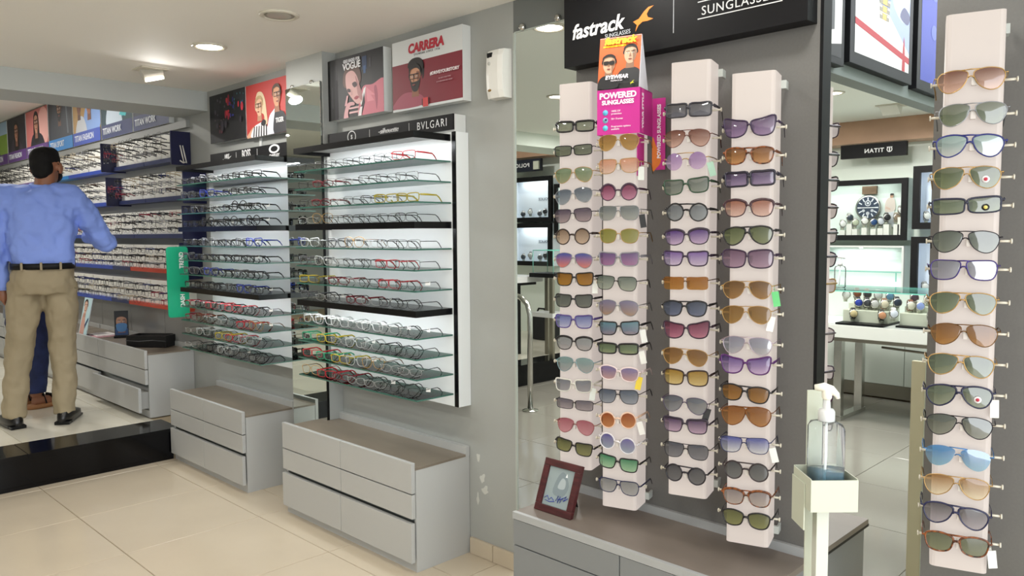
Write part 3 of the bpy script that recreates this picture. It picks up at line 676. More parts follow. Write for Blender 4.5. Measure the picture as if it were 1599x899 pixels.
def p_work2(a): return [('#16363f', 'rect', 0, 0, 1, 1), ('#2f8ea0', 'poly', [(.45, .2), (.6, 1), (1, 1), (1, .45)]), ('#b9c6d2', 'smooth', [(.18, .2), (.25, .6), (.4, .72), (.55, .55), (.68, .2)]), ('#59401f', 'ell', .38, .85, .12, .14), ('#3fb3b8', 'poly', [(.6, .35), (.9, .8), (1, .7), (.8, .3)])]
def p_fam(a): return [('#b08848', 'rect', 0, 0, 1, 1), ('#7fa0d8', 'smooth', [(.4, .2), (.5, .7), (.75, .85), (1, .8), (1.1, .3)]), ('#c3c6cc', 'smooth', [(.1, .2), (.2, .5), (.4, .5), (.5, .2)])] + head(.24, .74, .17, a, '#7a4a30', '#1c120d', '#5a3522', specs=None) + head(.62, .74, .2, a, '#a06644', '#20140d', '#74472e')
def p_sport(a): return [('#23252c', 'rect', 0, 0, 1, 1), ('#2f333d', 'smooth', [(.1, .2), (.15, .7), (.3, 1), (.7, 1), (.85, .7), (.92, .2)]), ('#5d6570', 'poly', [(.78, .3), (.74, .9), (.78, .9), (.84, .3)])] + head(.48, .80, .2, a, '#a5775a', '#15110f', '#6e4a38', beard=True)
def p_long(a): return [('#b86a66', 'rect', 0, 0, 1, 1), ('#d9a29a', 'ell', .8, .6, .25, .4), ('#23232b', 'smooth', [(.2, .0), (.25, .4), (.45, .5), (.75, .4), (.85, 0)])] + head(.48, .7, .2, a, '#b5836a', '#1b1414', '#83584a', long=True)
def p_dark(a): return [('#25232a', 'rect', 0, 0, 1, 1), ('#37303a', 'smooth', [(.2, .2), (.3, .5), (.6, .5), (.8, .2)])] + head(.5, .66, .2, a, '#a7775f', '#141012', '#70493c', long=True)
def p_green(a): return [('#7fa03c', 'rect', 0, 0, 1, 1), ('#9bb7d0', 'rect', 0, .7, 1, 1), ('#26324e', 'smooth', [(.0, .2), (.1, .4), (.4, .45), (.62, .2)])] + head(.3, .64, .26, a, '#b07e5c', '#1b1512', '#7c543e', specs=None)
poster(5.215, 5.825, 'navy poster with a dark scene reading TITAN WORK, nearest the beam', NVY, 'TITAN WORK', p_work1)
poster(5.845, 6.47, 'poster with white shirt and teal shapes reading TITAN WORK', NVY, 'TITAN WORK', p_work2)
poster(6.49, 7.13, 'poster of two smiling faces over a blue TITAN FASHION band', BLU, 'TITAN FASHION', p_fam)
poster(7.15, 7.80, 'poster of a man in dark clothes over a light blue TITAN SPORT band', LBL, 'TITAN SPORT', p_sport)
poster(7.82, 8.50, 'reddish poster of a long-haired person above the man\'s head', PUR, 'TITAN FASHION', p_long)
poster(8.52, 9.17, 'dark poster of a long-haired woman over a purple TITAN FASHION band', PUR, 'TITAN FASHION', p_dark)
poster(9.19, 9.95, 'green and blue poster of a man at the left picture edge', PUR, 'TITAN FASHION', p_green)
trim = struct('trim_poster_rail', MB().box(2.13, WX, 4.98, 10.2, 2.012, 2.058), mat('rail_grey', '#8c8d8a', .5))

def eye_single(style, plastic, thick):
    E_ = eye_meshes(style=style, plastic=plastic, thick=thick, k=1, half=.031, low=True)
    b = MB(); o = E_['low']; b.v = list(o.v); b.f = [list(x) for x in o.f]; b.mi = [0]*len(b.f); b.sm = [True]*len(b.f)
    xh, zh = E_['xh'], E_['zh']
    for s in (-1, 1):
        b.tube([(s*xh, .006, zh), (s*(xh+.002), .06, zh-.001), (s*(xh-.002), .095, zh-.012)], [.0034 if plastic else .0017]*3, 4, flatx=.6)
    return b
WSING = [(n, eye_single(*a).mesh('wall_eyeglasses', [])) for n, a in (('rimmed', ('rect', True, .62)), ('round', ('round', True, .6)), ('thin metal', ('rect', False, 1.2)), ('square', ('square', True, .6)))]
WCOL = [('black', '#141416'), ('black', '#141416'), ('black', '#141416'), ('dark brown', '#3a2418'), ('charcoal', '#33343a'), ('wine red', '#8a2238'), ('dark blue', '#1e2a5e'), ('grey', '#77787c'), ('charcoal', '#2a2b30'), ('black', '#141416'), ('beige', '#b5a890'), ('grey', '#8d8e90')]
def board(label, y0, z0, z1, strips, navy_at=(), red_from=None, end_navy=None):
    t = thing('eyewear_display_board', label, 'display board', (2.12, 7.2, z0), 'tiers of eyewear boards on the rear wall')
    edges = [y0]+[b for b in BAYS if b > y0+.3]
    for a, b in zip(edges[:-1], edges[1:]):
        part('panel', MB().box(2.088, WX-.001, a+.002, b-.002, z0+.026, z1), mat('display_panel_white', '#ebe9e1', .4), t, bevel=.001)
        for k in range(1, 3):     # raised joints between the peg strips
            yy = a+(b-a)*k/3; part('peg_strip', MB().box(2.085, 2.0885, yy-.004, yy+.004, z0+.03, z1-.004), mat('peg_strip', '#cfccc2', .4), t)
    for (a, b, c) in strips:
        part('strip', MB().box(2.066, WX-.001, a+.004, b-.004, z0-.002, z0+.0255), flat(c, .35), t, 'coloured brand strip', bevel=.001)
    for yn in navy_at:
        part('navy_divider', MB().box(1.985, WX-.002, yn, yn+.012, z0-.012, z1+.008), NAVY, t, 'navy divider panel', bevel=.001)
    if end_navy:
        part('end_panel', MB().box(end_navy[0], WX-.002, y0-.012, y0-.001, end_navy[1], end_navy[2]), NAVY, t, 'navy end panel', bevel=.002)
    return t
TIERS = [(1.80, 1.985, 4.99, [(4.99, 5.52, NVY), (5.52, 6.10, NVY), (6.12, 7.13, BLU), (7.13, 7.8, LBL), (7.8, 9.9, PUR)], (6.10,), (2.028, 1.772, 1.982)),
         (1.555, 1.738, 4.78, [(4.78, 5.52, NVY), (5.52, 6.02, NVY), (6.04, 7.13, BLU), (7.13, 7.8, LBL), (7.8, 9.9, PUR)], (6.02,), (2.008, 1.525, 1.735)),
         (1.315, 1.495, 4.80, [(4.80, 5.75, NVY), (5.75, 6.3, NVY), (6.3, 7.0, BLU), (7.0, 9.9, LBL)], (), (2.006, 1.30, 1.51)),
         (1.085, 1.268, 4.87, [(4.87, 5.85, RED), (5.85, 6.2, NVY), (6.2, 7.3, BLU), (7.3, 9.9, PUR)], (), (2.012, 1.055, 1.285)),
         (.845, 1.030, 4.96, [(4.96, 5.9, RED), (5.9, 6.25, NVY), (6.25, 7.3, BLU), (7.3, 9.9, BLU)], (), None)]
TN = ['topmost', 'second', 'third', 'fourth', 'lowest']
tr2 = random.Random(11); far_b = []
for ti, (z0, z1, y0, strips, nav, endp) in enumerate(TIERS):
    board('%s tier of white eyewear boards with coloured strips on the rear wall' % TN[ti], y0, z0, z1, strips, nav, end_navy=endp)
    rest = MB()
    for r in range(3):
        z = z1-.034-r*.047
        n = int((9.8-y0)/.15)
        for i in range(n):
            y = y0+.10+i*.15+tr2.uniform(-.012, .012)
            if any(abs(y-q) < .085 for q in nav): continue
            nm, me = tr2.choice(WSING); cn, cc = tr2.choice(WCOL)
            loc = Vector((1.983+tr2.uniform(-.004, .004), y, z)); rz = -pi/2+tr2.uniform(-.08, .08); rl = tr2.uniform(-.09, .09)
            if i < 14:
                o = link('wall_eyeglasses', me); setmat(o, mat('rim_'+cc.strip('#'), cc, .25)); place(o, loc, rz, rl)
                tag(o, '%s %s eyeglasses, %s from near end, %s row, %s rear tier' % (cn, nm, ORD[i], ('upper', 'middle', 'bottom')[r], TN[ti]), 'eyeglasses', 'eyeglasses on the rear wall boards')
                o['label'] = ' '.join(o['label'].split())
            else:
                M = Matrix.Translation(loc) @ Matrix.Rotation(rz, 4, 'Z') @ Matrix.Rotation(rl, 4, 'Y')
                rest.add([M @ v.co for v in me.vertices], [list(p.vertices) for p in me.polygons], 0, True)
    o = link('distant_eyeglasses', rest.mesh('distant_eyeglasses', mat('rim_141416', '#141416', .25), (2.0, 8.2, z0))); o.location = (2.0, 8.2, z0)
    tag(o, 'dense far rows of small dark eyeglasses on the %s tier of the rear wall' % TN[ti], 'eyeglasses', kind='stuff')
# folded white sunglasses on the navy end panel
t = thing('hanging_sunglasses', 'white-armed folded sunglasses hanging on the navy end panel of the top tier', 'sunglasses', (2.10, 4.972, 1.80))
for dx in (0, .016): part('temple', MB().tube([(2.085+dx, 4.974, 1.895), (2.096+dx, 4.970, 1.83), (2.105+dx, 4.968, 1.785)], [.004, .0045, .003], 6, flatx=.5), mat('white_plastic', '#e2ded8', .35), t)
part('frame', MB().tube([(2.08, 4.973, 1.80), (2.10, 4.966, 1.786), (2.118, 4.973, 1.792)], .0045, 6), mat('white_plastic', '#e2ded8', .35), t)

# green hanging sign
t = thing('hanging_sign', 'green vertical blade sign reading DASH beside the left eyeglass rack', 'sign', (1.97, 4.775, .83))
GRN = mat('dash_green', '#0f9a72', .4)
c = .018; x0, x1, z0, z1 = 1.895, 2.025, .835, 1.262
pl = []
for cx, cz, a0 in ((x1-c, z1-c, 0), (x0+c, z1-c, pi/2), (x0+c, z0+c, pi), (x1-c, z0+c, 1.5*pi)):
    for k in range(5): a = a0+pi/2*k/4; pl.append((cx+c*math.cos(a), cz+c*math.sin(a)))
part('panel', MB().prism(pl, .006, M=Matrix.Translation((0, 4.772, 0))), GRN, t)
part('bracket', MB().box(2.02, WX-.001, 4.774, 4.778, 1.0, 1.03), ALU, t)
f = Fr((1.895, 4.772, .835), (1, 0, 0))
text('DASH', f, .100, .10, .036, LET, t, ang=pi/2, bold=.001, sx=.85)
text('TREND', f, .100, .345, .036, LET, t, ang=pi/2, bold=.001, sx=.85)

# things standing on the platform cabinet
t = thing('leaning_picture_card', 'tall thin photo card in a clear holder leaning on the platform cabinet', 'picture card', (1.87, 6.30, .5945))
M = Matrix.Translation((1.868, 6.39, .5945)) @ Matrix.Rotation(-pi/2, 4, 'Z') @ Matrix.Rotation(math.radians(-12), 4, 'X')
part('card', MB().box(0, .17, 0, .004, 0, .285, M=M), mat('card_white', '#dbe6ea', .4), t)
fM = M.to_3x3(); fo = M @ Vector((0, 0, 0)); f = Fr(fo, fM @ Vector((1, 0, 0)), fM @ Vector((0, 0, 1)))
picture(f, .17, .285, [('#bcd8dd', 'rect', 0, 0, 1, 1), ('#c99a8c', 'smooth', [(.1, .0), (.12, .5), (.3, .62), (.55, .4), (.6, 0)])]+head(.36, .76, .17, 1.67, '#d9b09a', '#3a2a24', '#b58a78', specs=None)+[('#1f3a66', 'poly', [(.6, .3), (.9, .5), (.95, .45), (.66, .2)])], t)
part('foot', MB().box(1.868, 1.97, 6.23, 6.38, .5945, .599), BLACKM, t)
t = thing('counter_card', 'small black counter card with a face above a blue mask on the platform cabinet', 'sign', (2.05, 5.99, .5945))
M = Matrix.Translation((1.995, 6.0, .5945)) @ Matrix.Rotation(math.radians(-22), 4, 'Z')
part('card', MB().box(0, .092, 0, .006, .012, .195, M=M), BLACKM, t, bevel=.001)
part('foot', MB().box(-.006, .098, -.02, .03, 0, .012, M=M), BLACKM, t, bevel=.002)
f = Fr(M @ Vector((0, 0, .012)), M.to_3x3() @ Vector((1, 0, 0)))
picture(f, .092, .183, [('#16181c', 'rect', 0, 0, 1, 1), ('#2c4a7c', 'rect', .05, .04, .95, .3)]+head(.5, .55, .26, 1.99, '#b98a6e', '#1a1412', '#8c6250', specs=None)+[('#4f83b8', 'smooth', [(.12, .46), (.5, .52), (.88, .46), (.8, .22), (.5, .16), (.2, .22)])], t)
t = thing('black_tray', 'soft black zip tray with a white sheet lying in it', 'tray', (2.03, 5.39, .5945))
M = Matrix.Translation((2.02, 5.37, .5945)) @ Matrix.Rotation(math.radians(-52), 4, 'Z')
b = MB(); 
for (a0, a1, q0, q1) in ((-.14, .14, -.075, -.060), (-.14, .14, .060, .075), (-.14, -.125, -.06, .06), (.125, .14, -.06, .06)): b.box(a0, a1, q0, q1, 0, .078, M=M)
b.box(-.125, .125, -.06, .06, 0, .05, M=M)
part('body', b, mat('black_leather', '#0d0d0f', .4, bump=.4, bscale=60), t, bevel=.005)
part('paper', MB().box(-.11, .10, -.045, .05, .0505, .055, M=M), mat('paper', '#e8e6de', .6), t, 'white paper sheet')
part('zip', MB().tube([M @ Vector(p) for p in ((-.14, -.077, .045), (-.05, -.078, .040), (.05, -.078, .048), (.14, -.077, .043))], .003, 6), mat('zip_grey', '#3a3a3c', .4), t)
for k, (y, c) in enumerate(((6.10, '#d9a8ae'), (6.13, '#e9e2de'))):
    solo('magazine', MB().box(1.90+.02*k, 2.04+.02*k, y, y+.20, .5945+.006*k, .600+.006*k), flat(c), ('pink magazine lying under a white one on the platform cabinet', 'white magazine lying on a pink one on the platform cabinet')[k], 'magazine', (1.97, y+.1, .5945), bevel=.001)

# ------------------------------------------------------------------ people on the platform
def loft(mb, rings, n=20, p=2.3):      # rings (z, cx, cy, rx, ry), superelliptic
    vs = []; fs = []
    for z, cx, cy, rx, ry in rings:
        for k in range(n):
            a = 2*pi*k/n; c, s = math.cos(a), math.sin(a)
            vs.append((cx+rx*math.copysign(abs(c)**(2/p), c), cy+ry*math.copysign(abs(s)**(2/p), s), z))
    for i in range(len(rings)-1):
        for k in range(n): fs.append((i*n+k, i*n+(k+1) % n, (i+1)*n+(k+1) % n, (i+1)*n+k))
    fs.append(list(range(n))[::-1]); fs.append([(len(rings)-1)*n+k for k in range(n)])
    mb.add(vs, fs, 0, True); return mb
WR = bpy.data.textures.new('fold_texture', 'CLOUDS'); WR.noise_scale = .085; WR.noise_depth = 2
def soften(o, voxel, smooth_it=6, wrinkle=0.0):
    m = o.modifiers.new('merge', 'REMESH'); m.mode = 'VOXEL'; m.voxel_size = voxel; m.use_smooth_shade = True
    if wrinkle:
        d = o.modifiers.new('folds', 'DISPLACE'); d.texture = WR; d.strength = wrinkle; d.mid_level = .5; d.texture_coords = 'LOCAL'
    s = o.modifiers.new('smooth', 'SMOOTH'); s.iterations = smooth_it; s.factor = .5
    return o
def hand(mb, wrist, d, side, curl=.5, s=1.0):
    """palm, four fingers and a thumb growing from the wrist along d; side is the thumb's direction"""
    d = Vector(d).normalized(); t = (Vector(side) - d*Vector(side).dot(d)).normalized(); nrm = d.cross(t); w = Vector(wrist)
    mb.tube([w-d*.02, w+d*.02*s, w+d*.055*s, w+d*.082*s], [.024*s, .029*s, .036*s, .033*s], 10, flatx=1)
    for k, L in enumerate((.068, .077, .071, .056)):
        b = w + d*.078*s + t*(.027-.018*k)*s; c1 = (d + nrm*curl*.5).normalized(); c2 = (d + nrm*curl*1.5).normalized()
        mb.tube([b-d*.012, b+c1*L*.45*s, b+c1*L*.45*s+c2*L*.32*s, b+c1*L*.4*s+c2*L*.62*s+nrm*.008*curl], [.0092*s, .0086*s, .008*s, .006*s], 7)
    b = w + d*.03*s + t*.026*s; a = (d*.75 + t*.6 + nrm*.2).normalized()
    mb.tube([b-a*.014, b+a*.032*s, b+(a*.5+d*.5)*.062*s], [.012*s, .0100*s, .0075*s], 7)
FABB = mat('blue_shirt_cloth', '#7f98e2', .75, bump=.3, bscale=500)
FABK = mat('khaki_cloth', '#978a70', .8, bump=.35, bscale=420)
DENIM = mat('dark_blue_denim', '#1e2a55', .8, var=.3, vscale=14, bump=.3, bscale=420)
HAIRM = mat('black_hair', '#0d0b0a', .75, spec=.25, bump=.9, bscale=130, vec_scale=(1, 1, .25))
LEATH = mat('black_shoe_leather', '#0e0d0e', .3)
phi = math.radians(18)
man = thing('person', 'man in blue shirt and khaki trousers seen from behind, reaching toward the eyeglasses', 'person', (1.379, 5.361, .186), rz=-phi)
b = MB()
hm = Matrix.Translation((.048, .012, 1.565)) @ Matrix.Rotation(math.radians(-28), 4, 'Z') @ Matrix.Rotation(math.radians(-6), 4, 'X')
b.ball((0, 0, .022), (.076, .094, .090), 20, 14, M=hm); b.ball((0, .030, -.045), (.056, .060, .068), 16, 10, M=hm); b.ball((0, .098, -.018), (.013, .018, .022), 10, 8, M=hm)
for s in (-1, 1): b.ball((s*.086, .010, -.012), (.013, .022, .036), 10, 8, M=hm); b.ball((s*.03, .085, .012), (.016, .012, .010), 8, 6, M=hm)
b.tube([(.034, -.005, 1.36), (.040, -.004, 1.44), (.047, .006, 1.52)], [.072, .058, .056], 14)
loft(b, [(.80, .01, 0, .14, .10), (.95, .015, 0, .150, .095), (1.10, .015, 0, .14, .09), (1.28, .012, 0, .165, .10), (1.38, .012, 0, .155, .08), (1.42, .03, 0, .08, .06)])
SHR, ELR, WRR = (.195, 0, 1.360), (.352, .085, 1.105), (.265, .315, 1.140)
SHL, ELL, WRL = (-.185, 0, 1.365), (-.232, .015, 1.085), (-.208, .06, .845)
b.tube([SHR, ELR], [.048, .038], 10); b.tube([ELR, WRR], [.038, .026], 10)
b.tube([SHL, ELL], [.048, .038], 10); b.tube([ELL, WRL], [.038, .026], 10)
hand(b, WRR, (-.15, .95, .25), (-.6, 0, .8), .55); hand(b, WRL, (.02, .12, -1), (.1, 1, .1), .7)
for (hx, kx, ax) in ((-.078, -.132, -.176), (.090, .096, .094)):
    b.tube([(hx, 0, .86), (kx, .012, .47), (ax, -.01, .10)], [.075, .050, .036], 10); b.tube([(ax, -.02, .06), (ax, .09, .045)], [.036, .03], 8)
body = part('body', b, SKIN, man, local=True); soften(body, .0075, 3)
# shirt with sleeves
b = MB()
loft(b, [(.945, .012, 0, .158, .116), (1.0, .012, 0, .172, .126), (1.10, .012, 0, .176, .128), (1.22, .012, -.004, .188, .130), (1.32, .010, -.004, .200, .122), (1.385, .012, -.004, .186, .100), (1.425, .028, 0, .118, .078), (1.445, .036, 0, .075, .066)])
b.tube([(.13, 0, 1.370), SHR, (.285, .045, 1.215), ELR], [.070, .076, .070, .066], 14)
b.tube([(.300, .05, 1.19), ELR, (.315, .20, 1.125), WRR], [.064, .066, .056, .043], 14)
b.tube([(-.12, 0, 1.375), SHL, (-.222, .008, 1.20), ELL], [.070, .076, .069, .062], 14)
b.tube([(-.02, 0, 1.392), (-.11, 0, 1.385), SHL], [.070, .074, .074], 14); b.tube([(.06, 0, 1.392), (.13, 0, 1.385), SHR], [.070, .074, .074], 14)
b.tube([ELL, (-.225, .035, .97), (WRL[0], WRL[1], .835)], [.062, .055, .047], 14)
shirt = part('shirt', b, FABB, man, local=True); soften(shirt, .009, 4, .050)
b = MB(); b.tube([(.038+.070*math.cos(a), .002+.064*math.sin(a), 1.449+.012*math.sin(a)) for a in [2*pi*k/24 for k in range(25)]], .013, 8, M=Matrix.Diagonal((1, 1, 1, 1)))
part('collar', b, FABB, man, local=True)
b = MB()
for (p, q) in ((WRL, (.02, .12, -1)),):
    b.tube([Vector(p)+Vector((0, 0, .02)), Vector(p)+Vector((0, 0, -.022))], [.049, .048], 14)
part('cuff', b, FABB, man, local=True)
# trousers, belt
b = MB()
loft(b, [(.80, .006, -.006, .162, .126), (.86, .008, -.010, .170, .136), (.92, .010, -.006, .166, .128), (.962, .012, 0, .160, .122)], p=2.6)
b.tube([(-.082, 0, .86), (-.096, -.004, .70), (-.132, .010, .47), (-.160, .0, .24), (-.176, -.012, .058)], [.096, .092, .076, .067, .066], 16)
b.tube([(.096, 0, .86), (.098, -.004, .70), (.096, .012, .47), (.094, .0, .24), (.094, -.012, .058)], [.094, .091, .075, .067, .065], 16)
tr = part('trousers', b, FABK, man, local=True); soften(tr, .009, 4, .034)
b = MB(); loft(b, [(.948, .012, 0, .172, .138), (.984, .012, 0, .173, .139)]); belt = part('belt', b, BLACKM, man, 'black leather belt', local=True)
b = MB()
for x, y in ((-.09, -.132), (.01, -.141), (.11, -.129)): b.box(x-.006, x+.006, y-.004, y+.02, .945, .990)
part('belt_loops', b, FABK, man, local=True)
b = MB(); b.box(.075, .155, -.138, -.128, .846, .851, M=Matrix.Rotation(.12, 4, 'Y')); part('pocket_welt', b, mat('khaki_dark_seam', '#5e563f', .8), man, local=True)  # darker khaki line along the pocket
for ax, yaw in ((-.176, 22), (.094, -14)):
    M = Matrix.Translation((ax, -.012, 0)) @ Matrix.Rotation(math.radians(yaw), 4, 'Z'); b = MB()
    loft(b, [(.016, 0, .07, .046, .148), (.020, 0, .07, .050, .152), (.045, 0, .066, .050, .146), (.062, 0, .040, .047, .112), (.078, 0, .004, .042, .066), (.110, 0, .002, .034, .046)], n=24)
    b.box(-.044, .044, -.03, .19, .004, .017)
    b.v = [M @ v for v in b.v]
    sh = part('shoe', b, LEATH, man, 'black leather shoe', local=True)
    b = MB(); b.box(-.042, .042, -.078, .0, .0, .019, M=M); part('heel', b, BLACK, sh, local=True, bevel=.004)
# hair, mask
b = MB(); b.ball((0, -.006, .038), (.079, .094, .082), 24, 16, M=hm); b.ball((0, -.036, -.002), (.069, .064, .072), 20, 12, M=hm); b.ball((.006, .014, .078), (.058, .060, .044), 16, 10, M=hm); b.ball((0, -.050, -.045), (.050, .040, .042), 16, 10, M=hm)
hr = part('hair', b, HAIRM, man, 'short black hair', local=True); soften(hr, .006, 3, .012)
b = MB(); b.ball((0, .068, -.045), (.060, .048, .046), 16, 10, M=hm)
for s in (-1, 1):
    b.tube([hm @ Vector(p) for p in ((s*.050, .072, -.03), (s*.078, .02, .0), (s*.084, -.014, .014))], .0025, 6); b.tube([hm @ Vector(p) for p in ((s*.050, .066, -.07), (s*.078, .02, -.04), (s*.084, -.016, -.030))], .0025, 6)
part('face_mask', b, BLACKM, man, 'black face mask with ear loops', local=True)

p2 = thing('person', 'person in dark blue jeans and sandals standing beyond the man, mostly hidden', 'person', (1.437, 5.99, .186), rz=math.radians(-72))
b = MB(); hm2 = Matrix.Translation((.0, .03, 1.30))
b.ball((0, 0, .02), (.072, .09, .088), 16, 12, M=hm2); b.ball((0, .03, -.045), (.053, .056, .062), 14, 8, M=hm2); b.ball((0, .095, -.015), (.012, .016, .02), 8, 6, M=hm2)
for s in (-1, 1): b.ball((s*.073, -.005, -.01), (.009, .018, .03), 8, 6, M=hm2)
b.tube([(0, 0, 1.13), (0, .02, 1.26)], [.06, .052], 12)
loft(b, [(.62, 0, 0, .12, .10), (.80, 0, 0, .12, .09), (1.0, 0, 0, .14, .09), (1.12, 0, 0, .12, .07), (1.17, 0, 0, .06, .05)])
for s in (-1, 1):
    b.tube([(s*.15, 0, 1.10), (s*.19, -.03, .86), (s*.17, .08, .70)], [.04, .034, .025], 10); hand(b, (s*.17, .08, .70), (0, .3, -1), (0, 1, .2), .6, .95)
    b.tube([(s*.07, 0, .66), (s*.08, .02, .36), (s*.085, -.01, .08)], [.068, .05, .034], 10); b.tube([(s*.085, -.03, .045), (s*.088, .05, .04), (s*.09, .15, .032)], [.034, .036, .03], 10)
soften(part('body', b, SKIN, p2, local=True), .0075, 3)
b = MB(); loft(b, [(.60, 0, 0, .150, .118), (.80, 0, 0, .148, .112), (1.0, 0, 0, .165, .112), (1.12, 0, 0, .15, .09), (1.16, 0, 0, .08, .065)])
for s in (-1, 1): b.tube([(s*.13, 0, 1.10), (s*.18, -.02, .93)], [.062, .055], 12)
soften(part('shirt', b, mat('grey_shirt_cloth', '#6f7580', .8), p2, local=True), .011, 4, .015)
b = MB(); loft(b, [(.56, 0, 0, .140, .112), (.66, 0, 0, .142, .112)])
for s in (-1, 1): b.tube([(s*.068, 0, .64), (s*.078, .014, .36), (s*.085, -.008, .10)], [.088, .072, .062], 14)
soften(part('jeans', b, DENIM, p2, local=True), .0105, 4, .02)
b = MB(); b.ball((0, -.012, .04), (.083, .098, .08), 18, 12, M=hm2); soften(part('hair', b, HAIRM, p2, local=True), .009, 2, .01)
for s in (-1, 1):
    b = MB(); loft(b, [(.0, s*.088, .05, .046, .128), (.028, s*.088, .05, .048, .130)])
    sd = part('sandal', b, mat('tan_sole', '#9a6a42', .6), p2, 'black-strapped sandal with tan sole', local=True)
    b = MB(); b.tube([(s*.088-.044, .085, .03), (s*.088-.03, .08, .075), (s*.088+.03, .08, .075), (s*.088+.044, .085, .03)], .016, 8, flatx=.4); b.tube([(s*.088-.045, .03, .03), (s*.088, .04, .085), (s*.088+.045, .03, .03)], .012, 8, flatx=.4)
    part('strap', b, BLACKM, sd, local=True)

# ------------------------------------------------------------------ grey sunglasses display on the right
struct('wall_display', MB().box(2.100, 2.150, .909, 1.754, .28, 2.2), PANELG)
struct('trim_1', MB().box(2.099, 2.151, .900, .909, .28, 2.2), BLACKM)
struct('wall_display_right', MB().box(2.100, 2.150, -.8, .624, 0, 2.4), PANELG)
struct('wall_upper', MB().box(WX, WX+.01, 1.60, 2.108, 2.082, 2.6), mat('dark_grey_wall', '#6a6e6c', .6))
t = thing('wall_mirror_edge', 'frosted edge strip with two clips left of the sunglasses columns', 'mirror edge', (2.157, 2.10, .02))
part('edge', MB().box(2.150, 2.158, 2.098, 2.107, .02, 2.08), mat('frosted_edge', '#aeb5ae', .3), t, bevel=.001)
part('top_edge', MB().box(2.150, 2.156, 1.62, 2.098, 2.079, 2.083), mat('frosted_edge', '#aeb5ae', .3), t)
for y in (2.055, 1.880):
    part('mirror_clip', MB().lathe([(.014, 0), (.014, .007), (.009, .014), (.0, .015)], 16, M=Matrix.Translation((2.152, y, 2.092)) @ Matrix.Rotation(-pi/2, 4, 'Y')), CHROME, t)

t = thing('display_bench', 'low grey drawer bench with taupe top under the sunglasses columns', 'bench', (1.97, 1.33, 0))
part('body', MB().box(1.806, 2.15, .912, 1.762, 0, .40), BENCHG, t)
part('top', MB().box(1.802, 2.15, .904, 1.768, .402, .4195), BENCHT, t, 'taupe laminate top', bevel=.001)
part('front_edge', MB().box(1.788, 1.8025, .904, 1.768, .398, .421), BENCHE, t, 'pale front edge strip', bevel=.001)
part('upstand', MB().box(2.086, 2.0995, .904, 1.752, .419, .446), BENCHE, t, bevel=.001)
for a, b in ((.906, 1.333), (1.337, 1.766)):
    part('drawer_front', MB().box(1.79, 1.806, a, b, .313, .396), BENCHG, t, bevel=.001)
    part('drawer_front', MB().box(1.79, 1.806, a, b, .06, .309), BENCHG, t, bevel=.001)
t = thing('display_bench', 'mirror image of the low grey bench end behind the sanitiser stand', 'bench', (2.35, 1.3, 0))  # reflected copy of the display bench, modelled solid past the mirror plane
part('body', MB().box(2.17, 2.505, .912, 1.30, 0, .40), BENCHG, t)
part('top', MB().box(2.165, 2.52, .904, 1.30, .402, .42), BENCHT, t, bevel=.001)
part('edge_line', MB().box(2.168, 2.522, .9035, .9065, .396, .404), BLACKM, t)

# sign over the columns
t = thing('brand_sign', 'long black sign reading fastrack SUNGLASSES above the white columns', 'sign', (2.07, 1.34, 1.88))
part('box', MB().box(2.040, 2.0995, .918, 1.757, 1.882, 2.19), BLACKM, t, bevel=.001)
f = Fr((2.040, 1.757, 1.882), WALLU)
SGW = mat('sign_silver', '#dcdcdc', .4)
text('fastrack', f, .035, .088, .066, SGW, t, align='LEFT', bold=.0016, shear=.22, sx=1.0, space=1.0)
text('SUNGLASSES', f, .273, .068, .0185, flat('#b9bcc0'), t, align='RIGHT', sx=.95)
em = [(-.040, -.004), (-.016, .001), (.006, .020), (.024, .030), (.046, .031), (.026, .022), (.017, .010), (.022, .000), (.044, -.008), (.020, -.011), (.0, -.010), (-.016, -.018), (-.030, -.036), (-.024, -.016)]
part('emblem', MB().add([f.at(.318+a*.9, .104+b, .0008) for a, b in em], [list(range(len(em)))]), mat('emblem_orange', '#e0822a', .45), t, 'orange four-pointed emblem')
part('divider', MB().box(2.0392, 2.0402, 1.327, 1.329, 1.922, 2.17), flat('#b9bcc0'), t)
text('SUNGLASSES', f, .636, .073, .036, SGW, t, space=1.12, sx=1.0)
for z in (1.946, 1.994): part('rule', MB().box(2.0392, 2.0402, .988, 1.246, z-.0013, z+.0013), SGW, t)

# columns
AA = math.radians(16.6); RZ = AA-pi/2
CN = {'C1': 'leftmost', 'C2': 'second', 'C3': 'third', 'C4': 'fourth', 'RC': 'far right'}
CP = {'C1': (1.636, .556, 1.806), 'C2': (1.458, .466, 1.75), 'C3': (1.213, .561, 1.809), 'C4': (1.022, .471, 1.751), 'RC': (.501, .558, 1.803)}
def sg(*r): return r
